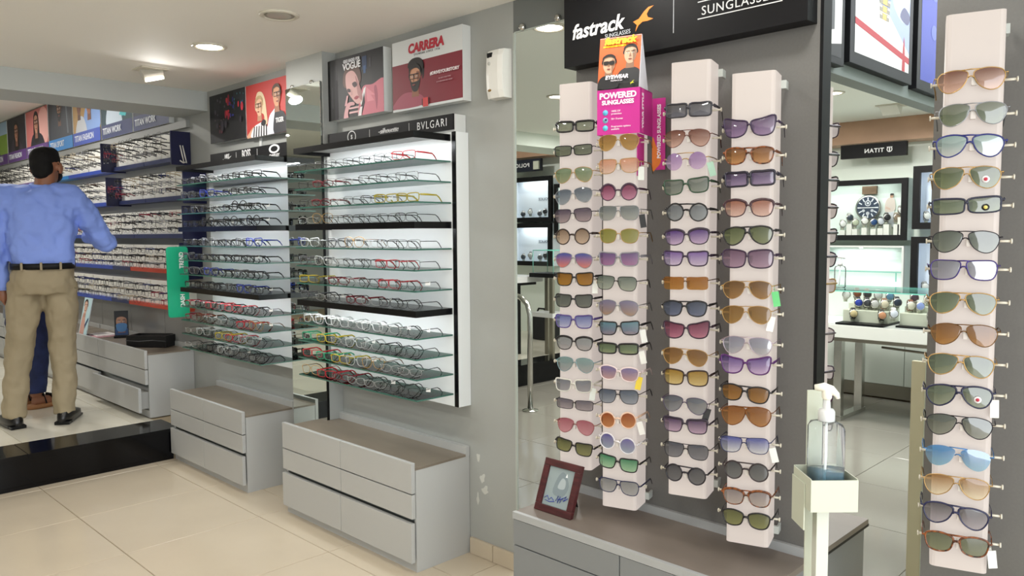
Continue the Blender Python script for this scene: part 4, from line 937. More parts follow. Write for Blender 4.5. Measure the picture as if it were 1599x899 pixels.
# (x, z, roll), style, extras, frame, lens top, lens bottom, mirror, look
PL = dict(plastic=True); ME = dict(plastic=False, thick=1.25); TB = dict(plastic=False, topbar=True, thick=1.25); BR = dict(plastic=True, brow=True, thick=.8); PT = dict(plastic=True, topbar=True)
RL = dict(plastic=False, rim=False, topbar=True, thick=1.3)
K, DK, GO, SI, TO = '#141316', '#26242a', '#b08d57', '#8d8f92', 'tort'
SGL = {
'C1': [((.0074, 1.667, -1.2), 'rect', dict(plastic=True, thick=1.5), K, '#7f8a78', '#a3a894', .1, 'thick black wrap sunglasses, grey-green lenses'),
 ((.0007, 1.592, .6), 'rect', dict(plastic=False, thick=1.9), DK, '#6d7566', '#838a76', .08, 'dark metal rectangular sunglasses'),
 ((.0024, 1.515, 1.3), 'aviator', ME, GO, '#7f9a78', '#a8ae86', .16, 'gold aviators with mottled green mirror lenses'),
 ((.0016, 1.449, 4.7), 'aviator', ME, SI, '#6a7684', '#a5aeb4', .08, 'aviators with blue-grey graded lenses'),
 ((-.0002, 1.386, 2.6), 'navigator', ME, DK, '#665a6c', '#b3a4a6', .06, 'dark metal sunglasses, mauve-grey lenses'),
 ((-.0013, 1.318, .9), 'round', PL, '#2a1a14', '#9a8672', '#d3bfa8', .05, 'round dark sunglasses, pale brown lenses'),
 ((.0024, 1.243, -.8), 'aviator', ME, SI, '#5c63b4', '#e58f88', .12, 'aviators with blue-to-pink lenses'),
 ((.0057, 1.181, 1.2), 'square', PL, K, '#9a6c1c', '#b98a34', .06, 'black square sunglasses with amber lenses'),
 ((.0023, 1.111, .3), 'square', dict(plastic=True, thick=.9), K, '#636862', '#7d827a', .08, 'black square sunglasses, plain grey lenses'),
 ((.0022, 1.044, .8), 'square', PL, '#4a3a78', '#7a86c0', '#c4c9e6', .1, 'purple square sunglasses, pale blue lenses'),
 ((.0043, .974, .2), 'softround', BR, K, '#9aa0a0', '#b8b8bc', .2, 'black browline sunglasses, silver mirror lenses'),
 ((.0064, .905, -.2), 'aviator', ME, '#7a9aa0', '#8fb0ae', '#a5aeb4', .2, 'aviators with teal mirror lenses'),
 ((.0008, .835, 1.0), 'square', PL, '#c9c6bc', '#8b8f97', '#a9abb2', .1, 'clear-framed sunglasses, grey lenses'),
 ((.0051, .773, -1.0), 'rect', ME, DK, '#77717c', '#a19aa2', .1, 'thin metal rectangular sunglasses, mauve lenses'),
 ((.008, .702, -1.9), 'aviator', ME, '#8d4a4c', '#b8737f', '#d39aa4', .05, 'aviators with pink lenses'),
 ((.002, .631, -6.4), 'square', PL, K, '#5d6236', '#8a8e56', .08, 'black square sunglasses, olive lenses')],
'C2': [((.0016, 1.603, -.5), 'aviator', ME, GO, '#a9803f', '#c9a76a', .05, 'gold aviators with amber-brown lenses'),
 ((.0023, 1.532, .6), 'navigator', ME, GO, '#dfa98a', '#f0d3bf', .05, 'gold navigators with peach lenses'),
 ((.0025, 1.452, -.1), 'round', BR, '#3a2236', '#8a3f62', '#cf94ae', .05, 'browline round sunglasses, magenta lenses'),
 ((.0027, 1.39, -.2), 'navigator', TB, SI, '#7c8688', '#b4b8b2', .12, 'silver navigators with grey graded lenses'),
 ((.0039, 1.32, -.3), 'softround', ME, GO, '#9a9838', '#aeab52', .2, 'round gold-mirror sunglasses'),
 ((.0031, 1.249, .1), 'square', PL, '#7d7c82', '#7a5a9a', '#b77fb0', .18, 'grey square sunglasses, violet mirror lenses'),
 ((-.0038, 1.176, -2.2), 'navigator', ME, K, '#7a857c', '#b4bcae', .08, 'black metal navigators, green-grey lenses'),
 ((.0015, 1.101, -.3), 'aviator', ME, SI, '#8a83a8', '#b79a86', .22, 'aviators with violet and copper mirror lenses'),
 ((.0058, 1.037, 2.9), 'square', PL, K, '#5d97aa', '#8a86a2', .24, 'black square sunglasses, blue mirror lenses'),
 ((.0018, .974, 1.0), 'rect', dict(plastic=True, thick=1.3), K, '#66775a', '#8fa27c', .1, 'black wrap sunglasses, green lenses'),
 ((.0052, .897, -1.8), 'softround', PL, '#d6c4c2', '#8e7fb6', '#c9a3a8', .18, 'pale pink sunglasses, violet mirror lenses'),
 ((.0033, .825, 2.1), 'navigator', TB, DK, '#5f6a7c', '#99a4b2', .1, 'dark metal navigators, blue-grey lenses'),
 ((.0025, .75, 4.5), 'round', PL, '#d9b7a0', '#a85a26', '#c98a54', .05, 'round beige sunglasses, orange-brown lenses'),
 ((.001, .677, -7.5), 'round', PL, '#d4d0d2', '#6f68b4', '#93a6c0', .18, 'round pale sunglasses, violet mirror lenses'),
 ((.003, .614, -3.8), 'square', PL, K, '#4f9a74', '#a8d3ae', .06, 'black square sunglasses, green graded lenses'),
 ((.0057, .541, -1.0), 'navigator', dict(plastic=True, topbar=True, thick=.7), '#1e2344', '#7f868f', '#a5abb2', .2, 'dark blue navigators, grey mirror lenses')],
'C3': [((-.0007, 1.671, -.5), 'bigrect', dict(plastic=True, thick=1.25), '#2b2a31', '#50525c', '#7a7b86', .1, 'dark wrap sunglasses, grey lenses'),
 ((-.0036, 1.594, -.5), 'aviator', TB, '#6a3f34', '#7d4a3c', '#d3b3a4', .06, 'aviators with brown graded lenses'),
 ((-.0067, 1.529, 1.0), 'round', RL, GO, '#a98abc', '#d3bcd9', .05, 'round rimless lilac sunglasses'),
 ((-.0052, 1.459, 3.5), 'square', PL, '#24402c', '#77807a', '#959c90', .14, 'dark green square sunglasses'),
 ((-.0024, 1.386, -1.1), 'round', PT, K, '#7c8288', '#9aa0a4', .2, 'round black sunglasses, top bar, grey lenses'),
 ((-.0018, 1.317, 2.0), 'softround', BR, '#2c2030', '#6a4a92', '#cdb8d6', .06, 'browline sunglasses, violet graded lenses'),
 ((-.0049, 1.255, -.4), 'square', PL, '#2a1a34', '#9477b8', '#d6c9e0', .06, 'dark purple square sunglasses, lavender lenses'),
 ((-.0042, 1.185, .6), 'bigrect', RL, '#5a3a1a', '#a8702a', '#bb8a44', .05, 'rimless rectangular amber sunglasses'),
 ((-.0061, 1.113, .9), 'softround', PT, K, '#4c5468', '#77809a', .08, 'black sunglasses, metal bar, blue-grey lenses'),
 ((-.0008, 1.051, 2.2), 'cateye', PL, '#2b1528', '#7c3252', '#c07f96', .06, 'dark cat-eye sunglasses, magenta lenses'),
 ((-.0042, .975, -1.9), 'aviator', TB, GO, '#8a6538', '#a9844e', .05, 'gold aviators with plain brown lenses'),
 ((-.0013, .915, .3), 'oversize', dict(plastic=True, sz=.92), '#2c1a18', '#b08f3c', '#dcc88a', .05, 'oversize dark sunglasses, yellow lenses'),
 ((-.0034, .836, -2.3), 'aviator', ME, '#4a3f5a', '#5c6070', '#7d8796', .2, 'aviators with steel-blue mirror lenses'),
 ((-.0019, .774, .1), 'square', BR, '#2a2030', '#5f476c', '#c0a8c2', .06, 'half-rim sunglasses, purple graded lenses'),
 ((.0012, .701, -.6), 'navigator', TB, DK, '#5d606c', '#7f828c', .08, 'dark navigators, smoke grey lenses'),
 ((0, .631, -2.4), 'round', PT, '#1a1620', '#494d58', '#656972', .08, 'round dark sunglasses, black-grey lenses')],
'C4': [((-.005, 1.605, 1.3), 'cateye', dict(plastic=True, sz=1.04), '#2b1a38', '#5f4676', '#a48ab0', .1, 'large dark purple sunglasses'),
 ((-.0052, 1.531, -.7), 'softround', PT, TO, '#8a5a2c', '#c99a66', .05, 'tortoise sunglasses with brown lenses'),
 ((-.0031, 1.47, 1.6), 'bigrect', dict(plastic=True, thick=1.5), '#1a1526', '#58466e', '#a896b6', .06, 'black wide sunglasses, purple lenses'),
 ((-.004, 1.393, -.2), 'softround', dict(plastic=True, brow=True, thick=.8, sz=1.03), '#3a2026', '#b07a66', '#e6c8ba', .05, 'browline sunglasses, peach lenses'),
 ((-.0056, 1.321, 2.2), 'aviator', dict(plastic=True, topbar=True), K, '#66704a', '#8f976e', .08, 'black framed aviators, olive lenses'),
 ((-.0058, 1.259, -.3), 'oversize', PL, '#2a1630', '#83657f', '#b69aae', .08, 'oversize round plum sunglasses'),
 ((-.0053, 1.176, .9), 'aviator', TB, GO, '#7f5c2c', '#a8814a', .08, 'brown aviators with a green tag'),
 ((-.0067, 1.109, 1.0), 'aviator', TB, GO, '#94713a', '#a8864c', .06, 'gold-brown aviators with a white tag'),
 ((-.0032, 1.026, -.6), 'aviator', TB, '#b8a8b4', '#9a98ac', '#b9bcc6', .2, 'pale lilac silver-mirror aviators'),
 ((-.0064, .971, .6), 'cateye', PL, '#4a1a5a', '#6f4f9a', '#cdb8dc', .06, 'violet cat-eye sunglasses'),
 ((-.007, .894, -2.5), 'softround', PT, K, '#8a5f1e', '#a97a34', .06, 'dark round sunglasses, amber lenses'),
 ((-.0034, .834, 2.0), 'shield', dict(plastic=False, topbar=True, thick=1.6, half=.0315, sz=1.1), '#7a4a20', '#9a6220', '#b07a3a', .08, 'one-piece amber shield sunglasses'),
 ((-.0066, .753, 2.3), 'navigator', TB, '#2a2f5c', '#6d74b6', '#d6dbe2', .06, 'dark blue navigators, blue graded lenses'),
 ((-.0013, .681, .2), 'round', dict(plastic=True, topbar=True, thick=.9), '#2b1f22', '#4f555c', '#6f757a', .08, 'dark round sunglasses, slate lenses'),
 ((.0011, .608, 1.9), 'softround', dict(plastic=True, brow=True, topbar=True, thick=.8), TO, '#8a8088', '#b3a9a8', .2, 'tortoise browline sunglasses, mirror lenses'),
 ((.0005, .548, -.5), 'softround', PL, K, '#5f6630', '#868c52', .08, 'black round sunglasses, olive green lenses')],
'RC': [((-.0066, 1.656, 1.5), 'aviator', dict(plastic=False, topbar=True, thick=1.4), GO, '#7d4426', '#dcb9a4', .08, 'brown graded aviators'),
 ((-.0014, 1.583, .4), 'aviator', TB, SI, '#5f6b54', '#7f8a6c', .12, 'silver rimmed green aviators'),
 ((-.0048, 1.515, -1.8), 'aviator', dict(plastic=True, topbar=True, thick=.8), '#1c2468', '#7fa9a8', '#d3d9d4', .2, 'dark blue aviators, pale teal lenses'),
 ((-.0085, 1.446, .2), 'aviator', TB, GO, '#5a6640', '#7f8a60', .1, 'gold green aviators with a round sticker'),
 ((-.0072, 1.384, 2.2), 'rect', dict(plastic=True, sz=1.05), '#141830', '#66745a', '#8a9678', .1, 'black square sunglasses with a round sticker'),
 ((-.0067, 1.306, -.7), 'aviator', TB, DK, '#5c6458', '#7d8576', .12, 'grey-green dark rimmed aviators'),
 ((-.0088, 1.243, -.3), 'navigator', dict(plastic=False, topbar=True, thick=1.8), '#453a70', '#777584', '#a09eac', .25, 'purple navigators, mirror lenses'),
 ((-.0084, 1.17, -.7), 'aviator', dict(plastic=False, topbar=True, thick=1.5), GO, '#5f6c4c', '#7f8c6a', .1, 'gold rimmed green aviators'),
 ((-.004, 1.1, -1.0), 'aviator', TB, '#6a4a24', '#8a5c1c', '#b07f38', .08, 'amber aviators'),
 ((-.0085, 1.031, -2.3), 'aviator', dict(plastic=False, topbar=True, thick=1.5), GO, '#56644a', '#7c8a6e', .12, 'large gold rimmed green aviators'),
 ((-.0093, .962, .3), 'aviator', dict(plastic=True, topbar=True, thick=.9), '#151838', '#62705a', '#84907a', .1, 'black plastic aviators with a sticker'),
 ((-.0073, .894, -1.7), 'aviator', TB, DK, '#565e54', '#798176', .12, 'dark rimmed grey aviators'),
 ((-.008, .822, -2.7), 'aviator', RL, '#3f7ab8', '#2f8fd0', '#5fa6c8', .2, 'bright blue mirror aviators'),
 ((-.0085, .756, -.8), 'aviator', TB, GO, '#a98250', '#e6d9bc', .06, 'thin gold aviators, sand graded lenses'),
 ((-.0085, .689, -4.0), 'aviator', dict(plastic=True, topbar=True, thick=.9), '#191c40', '#5f5d66', '#aaa6ae', .08, 'dark blue plastic aviators, grey graded lenses'),
 ((-.0047, .623, -1.0), 'softround', PT, TO, '#5a6448', '#7a8464', .1, 'tortoise round sunglasses with a white tag')]}
TAGS = {('C1', 8): '#e9ece6', ('C1', 13): '#dfe6df', ('C2', 2): '#dfe3dc', ('C2', 4): '#1a1a1c', ('C2', 10): '#e8e8e2', ('C2', 11): '#e3c83a', ('C2', 13): '#e8e6e0', ('C2', 9): '#e6e8e4', ('C3', 3): '#a9cdb8',
        ('C4', 7): '#5fbf72', ('C4', 8): '#e6e2da', ('C4', 13): '#e3e6e0', ('C3', 13): '#2a2a2c', ('RC', 16): '#ecebe6', ('RC', 11): '#e0dcd2'}
pegme = MB().tube([(0, 0, 0), (.026, 0, 0)], .0028, 8).tube([(.0245, 0, 0), (.0275, 0, 0)], .0058, 10).mesh('peg', PEGM)
noseme = MB().box(-.0055, .0055, -.016, 0, -.012, .008).mesh('nose_rest', mat('nose_rest_clear', '#cfc8c2', .3), bevel=.002)
def col_poly(w, d, c=.011):
    q = []
    for cx, cy, a0 in ((w-c, d-c, 0), (-w+c, d-c, pi/2), (-w+c, c, pi), (w-c, c, 1.5*pi)):
        for k in range(4): a = a0+pi/2*k/3; q.append((cx+c*math.cos(a), cy+c*math.sin(a)))
    return q
def column(key, yc, z0, z1, xc=1.95, rz=RZ, label=None, pegz=()):
    t = thing('display_column', label, 'display stand', (xc, yc, z0), 'lit white sunglasses columns', rz)
    P = col_poly(.057, .102); n = len(P); h = z1-z0
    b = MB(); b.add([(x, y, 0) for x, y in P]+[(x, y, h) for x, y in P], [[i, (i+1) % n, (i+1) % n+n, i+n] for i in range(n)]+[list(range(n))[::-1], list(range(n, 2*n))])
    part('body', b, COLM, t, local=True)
    for zz in ((h-.035, .01) if key != 'C2' else (.01,)):
        part('bracket', MB().box(.040, .070, .088, .098, zz, zz+.022).box(.064, .0705, .098, .125, zz, zz+.022), mat('bracket_grey', '#b4b9b4', .4), t, local=True, bevel=.001)
    for zz in pegz:
        for s in (-1, 1):
            o = link('peg', pegme, t); o.matrix_basis = Matrix.Translation((s*.0565, .022, zz-z0-.0005)) @ Matrix.Rotation(0 if s > 0 else pi, 4, 'Z')
        o = link('nose_rest', noseme, t); o.matrix_basis = Matrix.Translation((0, .002, zz-z0))
    return t
def put_on(M, o): o.matrix_basis = M
for key, (yc, z0, z1) in CP.items():
    lab = {'C1': 'white lit column of sunglasses nearest the mirror edge, left end of the display', 'C2': 'white lit column of sunglasses under the pink POWERED SUNGLASSES box', 'C3': 'white lit column of sunglasses just right of the pink box', 'C4': 'white lit column of sunglasses nearest the right edge of the grey panel', 'RC': 'separate white lit column of sunglasses at the far right'}[key]
    column(key, yc, z0, z1, label=lab, pegz=[r[0][1] for r in SGL[key]])
    for i, (pos, style, kw, fc, lt, lb, mir, look) in enumerate(SGL[key]):
        E_ = eye_meshes(style, k=4, **kw)
        fm = tortoise() if fc == TO else (mat('rim_'+fc.strip('#'), fc, .25) if kw.get('plastic') else mat('metal_'+fc.strip('#'), fc, .3, .85))
        lm = lens_mat(lt, lb, mir)
        base = Matrix.Translation((1.95, yc, 0)) @ Matrix.Rotation(RZ, 4, 'Z')
        loc = base @ Vector((pos[0], -.018, pos[1]))
        t = eyewear('sunglasses', '%s, %s from the top of the %s column' % (look, ORD[i], CN[key]), 'sunglasses', 'sunglasses on the white columns', E_, fm, lm, None, loc, RZ, -math.radians(pos[2]))
        if (key, i+1) in TAGS:
            c = TAGS[(key, i+1)]
            g = MB(); th = rng.uniform(-.25, .25); g.box(-.009, .009, -.0006, .0006, -.052, -.012, M=Matrix.Rotation(th, 4, 'Y')); g.tube([(0, 0, .006), (0, 0, -.013)], .0006, 4, M=Matrix.Rotation(th, 4, 'Y'))
            o = part('price_tag', g, flat(c), t, 'hanging price tag', local=True); o.matrix_basis = Matrix.Translation((E_['xh']-.001, .012, .006)) @ Matrix.Rotation(.3, 4, 'Z')
        if look.endswith('sticker'):
            c0, c1 = ('#e6e2e4', '#b03044') if 'square' not in look else ('#1a1a18', '#d6c46a')
            g = MB(); g.lathe([(.0075, 0), (.0075, .0005)], 16).lathe([(.004, .0005), (.004, .0009)], 12, mi=1)
            o = part('sticker', g, [flat(c0), flat(c1)], t, 'small round sticker on the lens', local=True); o.matrix_basis = Matrix.Translation((.036, -.0022, -.006)) @ Matrix.Rotation(pi/2, 4, 'X')

# pink sleeve, flag and tent card on the second column
B2 = Matrix.Translation((1.95, 1.458, 0)) @ Matrix.Rotation(RZ, 4, 'Z')
U2 = B2.to_3x3() @ Vector((1, 0, 0)); D2 = B2.to_3x3() @ Vector((0, 1, 0))
MAG = mat('magenta_card', '#c22a8c', .45)
t = thing('promo_sleeve', 'magenta card sleeve reading POWERED SUNGLASSES around the top of the second column', 'promotion box', (1.95, 1.458, 1.50))
b = MB(); b.box(-.068, .068, -.014, -.011, 1.627, 1.762, M=B2); part('front_panel', b, MAG, t)
b = MB(); b.box(.0655, .068, -.011, .105, 1.627, 1.762, M=B2).box(.0575, .0595, -.008, .055, 1.50, 1.627, M=B2); part('side_panel', b, MAG, t)
part('top_flap', MB().box(-.068, .068, -.011, .105, 1.7595, 1.762, M=B2), MAG, t)
part('side_panel', MB().box(-.068, -.0655, -.011, .105, 1.627, 1.762, M=B2), MAG, t)
b = MB(); b.box(.0685, .110, .1055, .108, 1.524, 1.744, M=B2); part('flag', b, MAG, t)
f = Fr(B2 @ Vector((-.068, -.014, 1.627)), U2)
PW = mat('print_white', '#f6eef4', .5)
text('POWERED', f, .067, .108, .0245, PW, t, bold=.0009, sx=1.02); text('SUNGLASSES', f, .067, .090, .0178, PW, t, bold=.0007)
for k, (zz, wd) in enumerate(((.066, '100% UV\nprotection'), (.043, '50+ Frames'), (.020, 'Progressive options\navailable'))):
    part('icon', MB().lathe([(.0085, 0), (.0085, .0006)], 18, M=f.mat4(.027, zz, .0004)), flat(('#5fb6dc', '#7fb0c8', '#5fc0d8')[k]), t)
    text(wd, f, .046, zz+.001, .0078, PW, t, align='LEFT')
part('icon_mark', MB().lathe([(.004, 0), (.004, .0004)], 10, M=f.mat4(.029, .045, .0012)), flat('#3a3a5a'), t)
fs = Fr(B2 @ Vector((.0683, -.011, 1.50)), D2)
part('side_stripe', MB().add([fs.at(a, b_, .0006) for a, b_ in ((.012, .13), (.032, .13), (.032, .26), (.012, .26))], [(0, 1, 2, 3)]), flat('#d84a9c'), t)
text('YOUR STYLE', fs, .028, .195, .0185, PW, t, ang=pi/2, bold=.0006)
fg = Fr(B2 @ Vector((.0685, .1055, 1.524)), U2)
text('POWERED SUNGLASSES', fg, .027, .118, .0155, PW, t, ang=pi/2, bold=.0006)
part('orange_swoosh', MB().add([fg.at(a, b_, .0005) for a, b_ in smooth_loop([(.001, .001), (.001, .10), (.012, .075), (.028, .045), (.026, .02), (.014, .006)], 3)], [list(range(18))]), flat('#e07a2a'), t)
pass
t = thing('tent_card', 'orange and black tent card reading fastrack EYEWEAR with two men, on the sleeve', 'tent card', (1.95, 1.458, 1.763))
Mf = B2 @ Matrix.Translation((-.068, -.012, 1.7625)) @ Matrix.Rotation(math.radians(-9), 4, 'X')
part('front_card', MB().box(0, .132, 0, .002, 0, .162, M=Mf), mat('card_white2', '#e4e4ea', .5), t)
Mb = B2 @ Matrix.Translation((-.068, .072, 1.7625)) @ Matrix.Rotation(math.radians(20), 4, 'X')
part('back_card', MB().box(0, .132, -.002, 0, 0, .170, M=Mb), mat('card_white2', '#e4e4ea', .5), t)
part('side_web', MB().add([B2 @ Vector(p) for p in ((.064, -.011, 1.7626), (.064, .071, 1.7626), (.064, .0140, 1.921), (.0655, -.011, 1.7626), (.0655, .071, 1.7626), (.0655, .0140, 1.921))], [(0, 1, 2), (3, 5, 4), (0, 3, 4, 1), (1, 4, 5, 2), (2, 5, 3, 0)]), mat('card_white2', '#e4e4ea', .5), t)
f = Fr(Mf @ Vector((0, 0, 0)), U2, Mf.to_3x3() @ Vector((0, 0, 1)))
asp = .162/.132
L = [('#d2602e', 'rect', 0, 0, 1, 1), ('#151517', 'rect', 0, 0, 1, .09)]
L += [('#1b1b1d', 'smooth', [(-.05, -.05), (.02, .18), (.16, .27), (.42, .26), (.56, .14), (.6, -.05)]), ('#2f3032', 'smooth', [(.40, -.05), (.46, .24), (.62, .38), (.9, .38), (1.05, .24), (1.05, -.05)]), ('#151517', 'rect', 0, 0, 1, .10)]
L += head(.76, .64, .165, asp, '#c9a488', '#17120f', '#8d6a54', specs=None)+head(.26, .48, .165, asp, '#caa286', '#1a1411', '#8d6850', dark=True)
L += [('#1b1b1d', 'smooth', [(.04, .02), (.1, .2), (.26, .27), (.44, .2), (.5, .02)])]
picture(f, .132, .162, L, t)
YEL = flat('#f2d21e'); text('fastrack', f, .066, .139, .030, YEL, t, bold=.0012, shear=.22, d=.006, sx=1.05)
part('yellow_bar', MB().add([f.at(a, b_, .0015) for a, b_ in ((.012, .131), (.085, .131), (.085, .136), (.012, .136))], [(0, 1, 2, 3)]), YEL, t)
text('EYEWEAR', f, .062, .030, .0165, PW, t, bold=.0006, shear=.15, d=.006); text('FASTRACK.IN', f, .062, .022, .006, PW, t, d=.006)
part('corner_emblem', MB().add([f.at(.112+a*.16, .014+b_*.2, .006) for a, b_ in em], [list(range(len(em)))]), flat('#c8c832'), t)

# photo frame on the bench
t = thing('photo_frame', 'dark red wooden photo frame with a signed picture leaning on the bench', 'photo frame', (1.88, 1.66, .42))
Mp = Matrix.Translation((1.858, 1.738, .4205)) @ Matrix.Rotation(-pi/2, 4, 'Z') @ Matrix.Rotation(math.radians(-21), 4, 'X')
FW, FH, RW = .157, .172, .023; WOODR = mat('dark_red_wood', '#43181a', .4, var=.3, vscale=18, vec_scale=(1, 1, 6))
for a in ((0, FW, 0, RW), (0, FW, FH-RW, FH), (0, RW, RW, FH-RW), (FW-RW, FW, RW, FH-RW)):
    part('frame_side', MB().box(a[0], a[1], 0, .015, a[2], a[3], M=Mp), WOODR, t, bevel=.002)
part('picture', MB().box(RW, FW-RW, .008, .012, RW, FH-RW, M=Mp), mat('glazed_print', '#8d9a9a', .12), t)
part('easel_leg', MB().box(.05, .10, .0, .003, 0, .13, M=Matrix.Translation((1.965, 1.738, .4205)) @ Matrix.Rotation(-pi/2, 4, 'Z') @ Matrix.Rotation(math.radians(16), 4, 'X')), BLACKM, t)
f = Fr(Mp @ Vector((RW, .008, RW)), Mp.to_3x3() @ Vector((1, 0, 0)), Mp.to_3x3() @ Vector((0, 0, 1)))
pw, ph = FW-2*RW, FH-2*RW
L = [('#8c999a', 'rect', .01, .01, .99, .99), ('#79868a', 'smooth', [(.3, .35), (.4, .8), (.6, .9), (.85, .6), (.7, .3)]), ('#a2acae', 'smooth', [(.45, .5), (.55, .75), (.7, .7), (.7, .5)]), ('#e6eaec', 'poly', [(.66, .80), (.74, .80), (.70, .90)])]
picture(f, pw, ph, L, t)
INKB = flat('#2438a0')
for pts in ([(.50, .16), (.56, .30), (.58, .12), (.64, .30), (.67, .14), (.72, .28), (.78, .20), (.92, .30)], [(.56, .22), (.70, .24), (.86, .34), (.80, .22)], [(.05, .16), (.16, .24), (.24, .14), (.32, .22), (.42, .16)], [(.10, .12), (.28, .10), (.46, .14)]):
    part('signature', MB().tube([f.at(a*pw, b_*ph, .0025) for a, b_ in pts], .0011, 5), INKB, t)

# sanitiser stand in front of the mirror
rs = math.radians(-45.4)
t = thing('sanitiser_stand', 'cream metal stand with an open box holder and tall back plate', 'stand', (1.5975, .642, 0), rz=rs)
b = MB(); b.box(-.049, .049, 0, .002, .749, .816).box(-.049, .049, .098, .10, .749, .820).box(-.049, -.047, .002, .098, .749, .818).box(.047, .049, .002, .098, .749, .818).box(-.047, .047, .002, .098, .749, .752)
part('box_holder', b, CREAM, t, local=True)
part('back_plate', MB().box(-.022, .012, .1005, .104, 0, .985), CREAM, t, local=True, bevel=.001)
part('post', MB().box(-.022, .004, .035, .060, .004, .7485), mat('post_white', '#c8cbbf', .4), t, local=True, bevel=.002)
part('base', MB().box(-.14, .10, -.09, .16, 0, .006), CREAM, t, local=True, bevel=.002)
part('side_rib', MB().box(-.052, -.0495, .03, .1003, .70, .80), CREAM, t, local=True)
t = thing('sanitiser_bottle', 'clear pump bottle with blue sanitiser standing in the cream box holder', 'bottle', (1.5975, .642, 0), rz=rs)
def rsq(hw, c, n=4):
    q = []
    for cx, cy, a0 in ((hw-c, hw-c, 0), (-hw+c, hw-c, pi/2), (-hw+c, -hw+c, pi), (hw-c, -hw+c, 1.5*pi)):
        for k in range(n): a = a0+pi/2*k/(n-1); q.append((cx+c*math.cos(a), cy+c*math.sin(a)))
    return q
def stack(b, levels, oy=.05):
    vs = []; n = None
    for z, hw, c in levels:
        q = rsq(hw, c); n = len(q); vs += [(x, y+oy, z) for x, y in q]
    m = len(levels); b.add(vs, [(i*n+k, i*n+(k+1) % n, (i+1)*n+(k+1) % n, (i+1)*n+k) for i in range(m-1) for k in range(n)]+[list(range(n))[::-1], [(m-1)*n+k for k in range(n)]], 0, True); return b
part('bottle_body', stack(MB(), [(.7525, .028, .010), (.756, .0315, .011), (.915, .0315, .011), (.926, .027, .011), (.930, .015, .010)]), clear_mat('clear_plastic', '#fbfdfd', .10, '#f2f6f6', ior=1.18), t, local=True)
part('liquid', stack(MB(), [(.755, .027, .010), (.758, .0298, .010), (.824, .0298, .010)]), clear_mat('blue_gel', '#6fb8c8', .35, '#2f8fb0'), t, 'blue sanitiser liquid', local=True)
part('cap', MB().lathe([(.0165, .929), (.017, .932), (.017, .950), (.014, .955), (.008, .956), (.0065, .982)], 20, c=(0, .05, 0)), WHITE, t, local=True)
b = MB(); b.lathe([(.0075, .975), (.010, .979), (.0105, .992), (.008, .998)], 16, c=(0, .05, 0)); b.tube([(-.024, .056, 1.000), (-.006, .052, 1.001), (.008, .048, .996), (.019, .044, .986), (.021, .043, .978)], [.006, .010, .0095, .006, .004], 10)
part('pump_head', b, mat('pump_cream', '#e6e4d6', .35), t, local=True)
part('dip_tube', MB().tube([(0, .05, .93), (.001, .052, .85), (-.004, .05, .765)], .003, 8), mat('tube_white', '#eef2f2', .4), t, local=True)

# ------------------------------------------------------------------ reflected shop, built as solid rooms in place of both mirrors
VW = mat('far_wall_paint', '#e0e8df', .6); VC = mat('far_ceiling_paint', '#f3f5ee', .8); TILE3 = mat('grey_vitrified_tile', '#86837a', .12, var=.03, vscale=2.2); BRN = mat('brown_wood_band', '#b8947a', .5, var=.08, vscale=3)
fl2 = struct('floor_far', MB().box(WX, 6.7, .3, 4.70, -.12, -.0055), GROUT)
tiles('floor_tile', fl2, WX+.01, 6.44, .9, 4.685, 0, WX+.25, 2.81, TILE3, step=.6)
pl2 = struct('floor_far_platform', MB().box(WX+.01, 6.7, 4.70, 7.5, -.1, .185), TILE2)
st2 = struct('trim_far_step', MB().box(WX+.01, 6.5, 4.685, 4.70, 0, .168), GRANITE)
part('granite_slab', MB().box(WX+.01, 6.5, 4.675, 4.90, .166, .187), GRANITE, st2)
struct('ceiling_far', MB().box(WX+.01, 6.7, 1.40, 4.74, 2.2, 2.3), VC)
struct('ceiling_far_rear', MB().box(WX+.01, 6.7, 5.0, 7.5, 2.5, 2.6), VC)
struct('beam_far', MB().box(WX+.01, 6.7, 4.72, 5.10, 2.085, 2.52), mat('beam_far_paint', '#e0e8df', .7))
struct('wall_far', MB().box(6.62, 6.7, .3, 7.5, 0, 2.6), VW)
struct('wall_far_light_block', MB().box(WX+.01, 6.7, .2, .3, 0, 2.8), VW)  # added unseen wall, shuts outside light out of the reflected room
struct('wall_far_side', MB().box(WX+.01, 6.7, 7.5, 7.6, 0, 2.6), VW)
struct('trim_wood_band', MB().box(6.42, 6.62, 1.2, 4.4, 2.022, 2.199), BRN)
struct('trim_wood_band_rear', MB().box(6.42, 6.62, 5.1, 7.4, 2.175, 2.29), BRN)
struct('wall_bulkhead', MB().box(2.75, 6.6, 1.40, 1.48, 1.998, 2.75), mat('bulkhead_grey', '#7c8380', .6))
def far_lamp(x, y, z, label, w=14):
    t = downlight(x, y, z, label, r=.06, group='downlights beyond the display', w=w); return t
far_lamp(3.83, 3.35, 2.2, 'downlight shining in the ceiling beyond the leftmost sunglasses column')
far_lamp(5.19, 4.30, 2.2, 'small distant downlight in front of the far beam', 4)
far_lamp(2.531, 2.262, 2.2, 'bright round downlight at the top edge left of the black sign', 5)
far_lamp(5.0, 2.08, 2.2, 'small downlight in the pale ceiling beyond the panel')
for k, (x, y) in enumerate(((5.1, 2.6), (5.2, 3.6), (4.4, 3.2), (4.3, 2.2))): far_lamp(x, y, 2.2, 'added fill downlight over the far shop floor, %s of the row' % ORD[k])  # unseen lamps added to brighten the dim far wall
t = thing('ceiling_light', 'white square swivelling lamp hanging from the pale ceiling beyond the panel', 'ceiling light', (5.80, 2.0, 2.2), 'downlights beyond the display')
Mt = Matrix.Rotation(math.radians(35), 4, 'Y')
part('ring', MB().box(-.08, .08, -.08, .08, -.006, 0), mat('lamp_ring', '#cfcabb', .4), t, local=True)
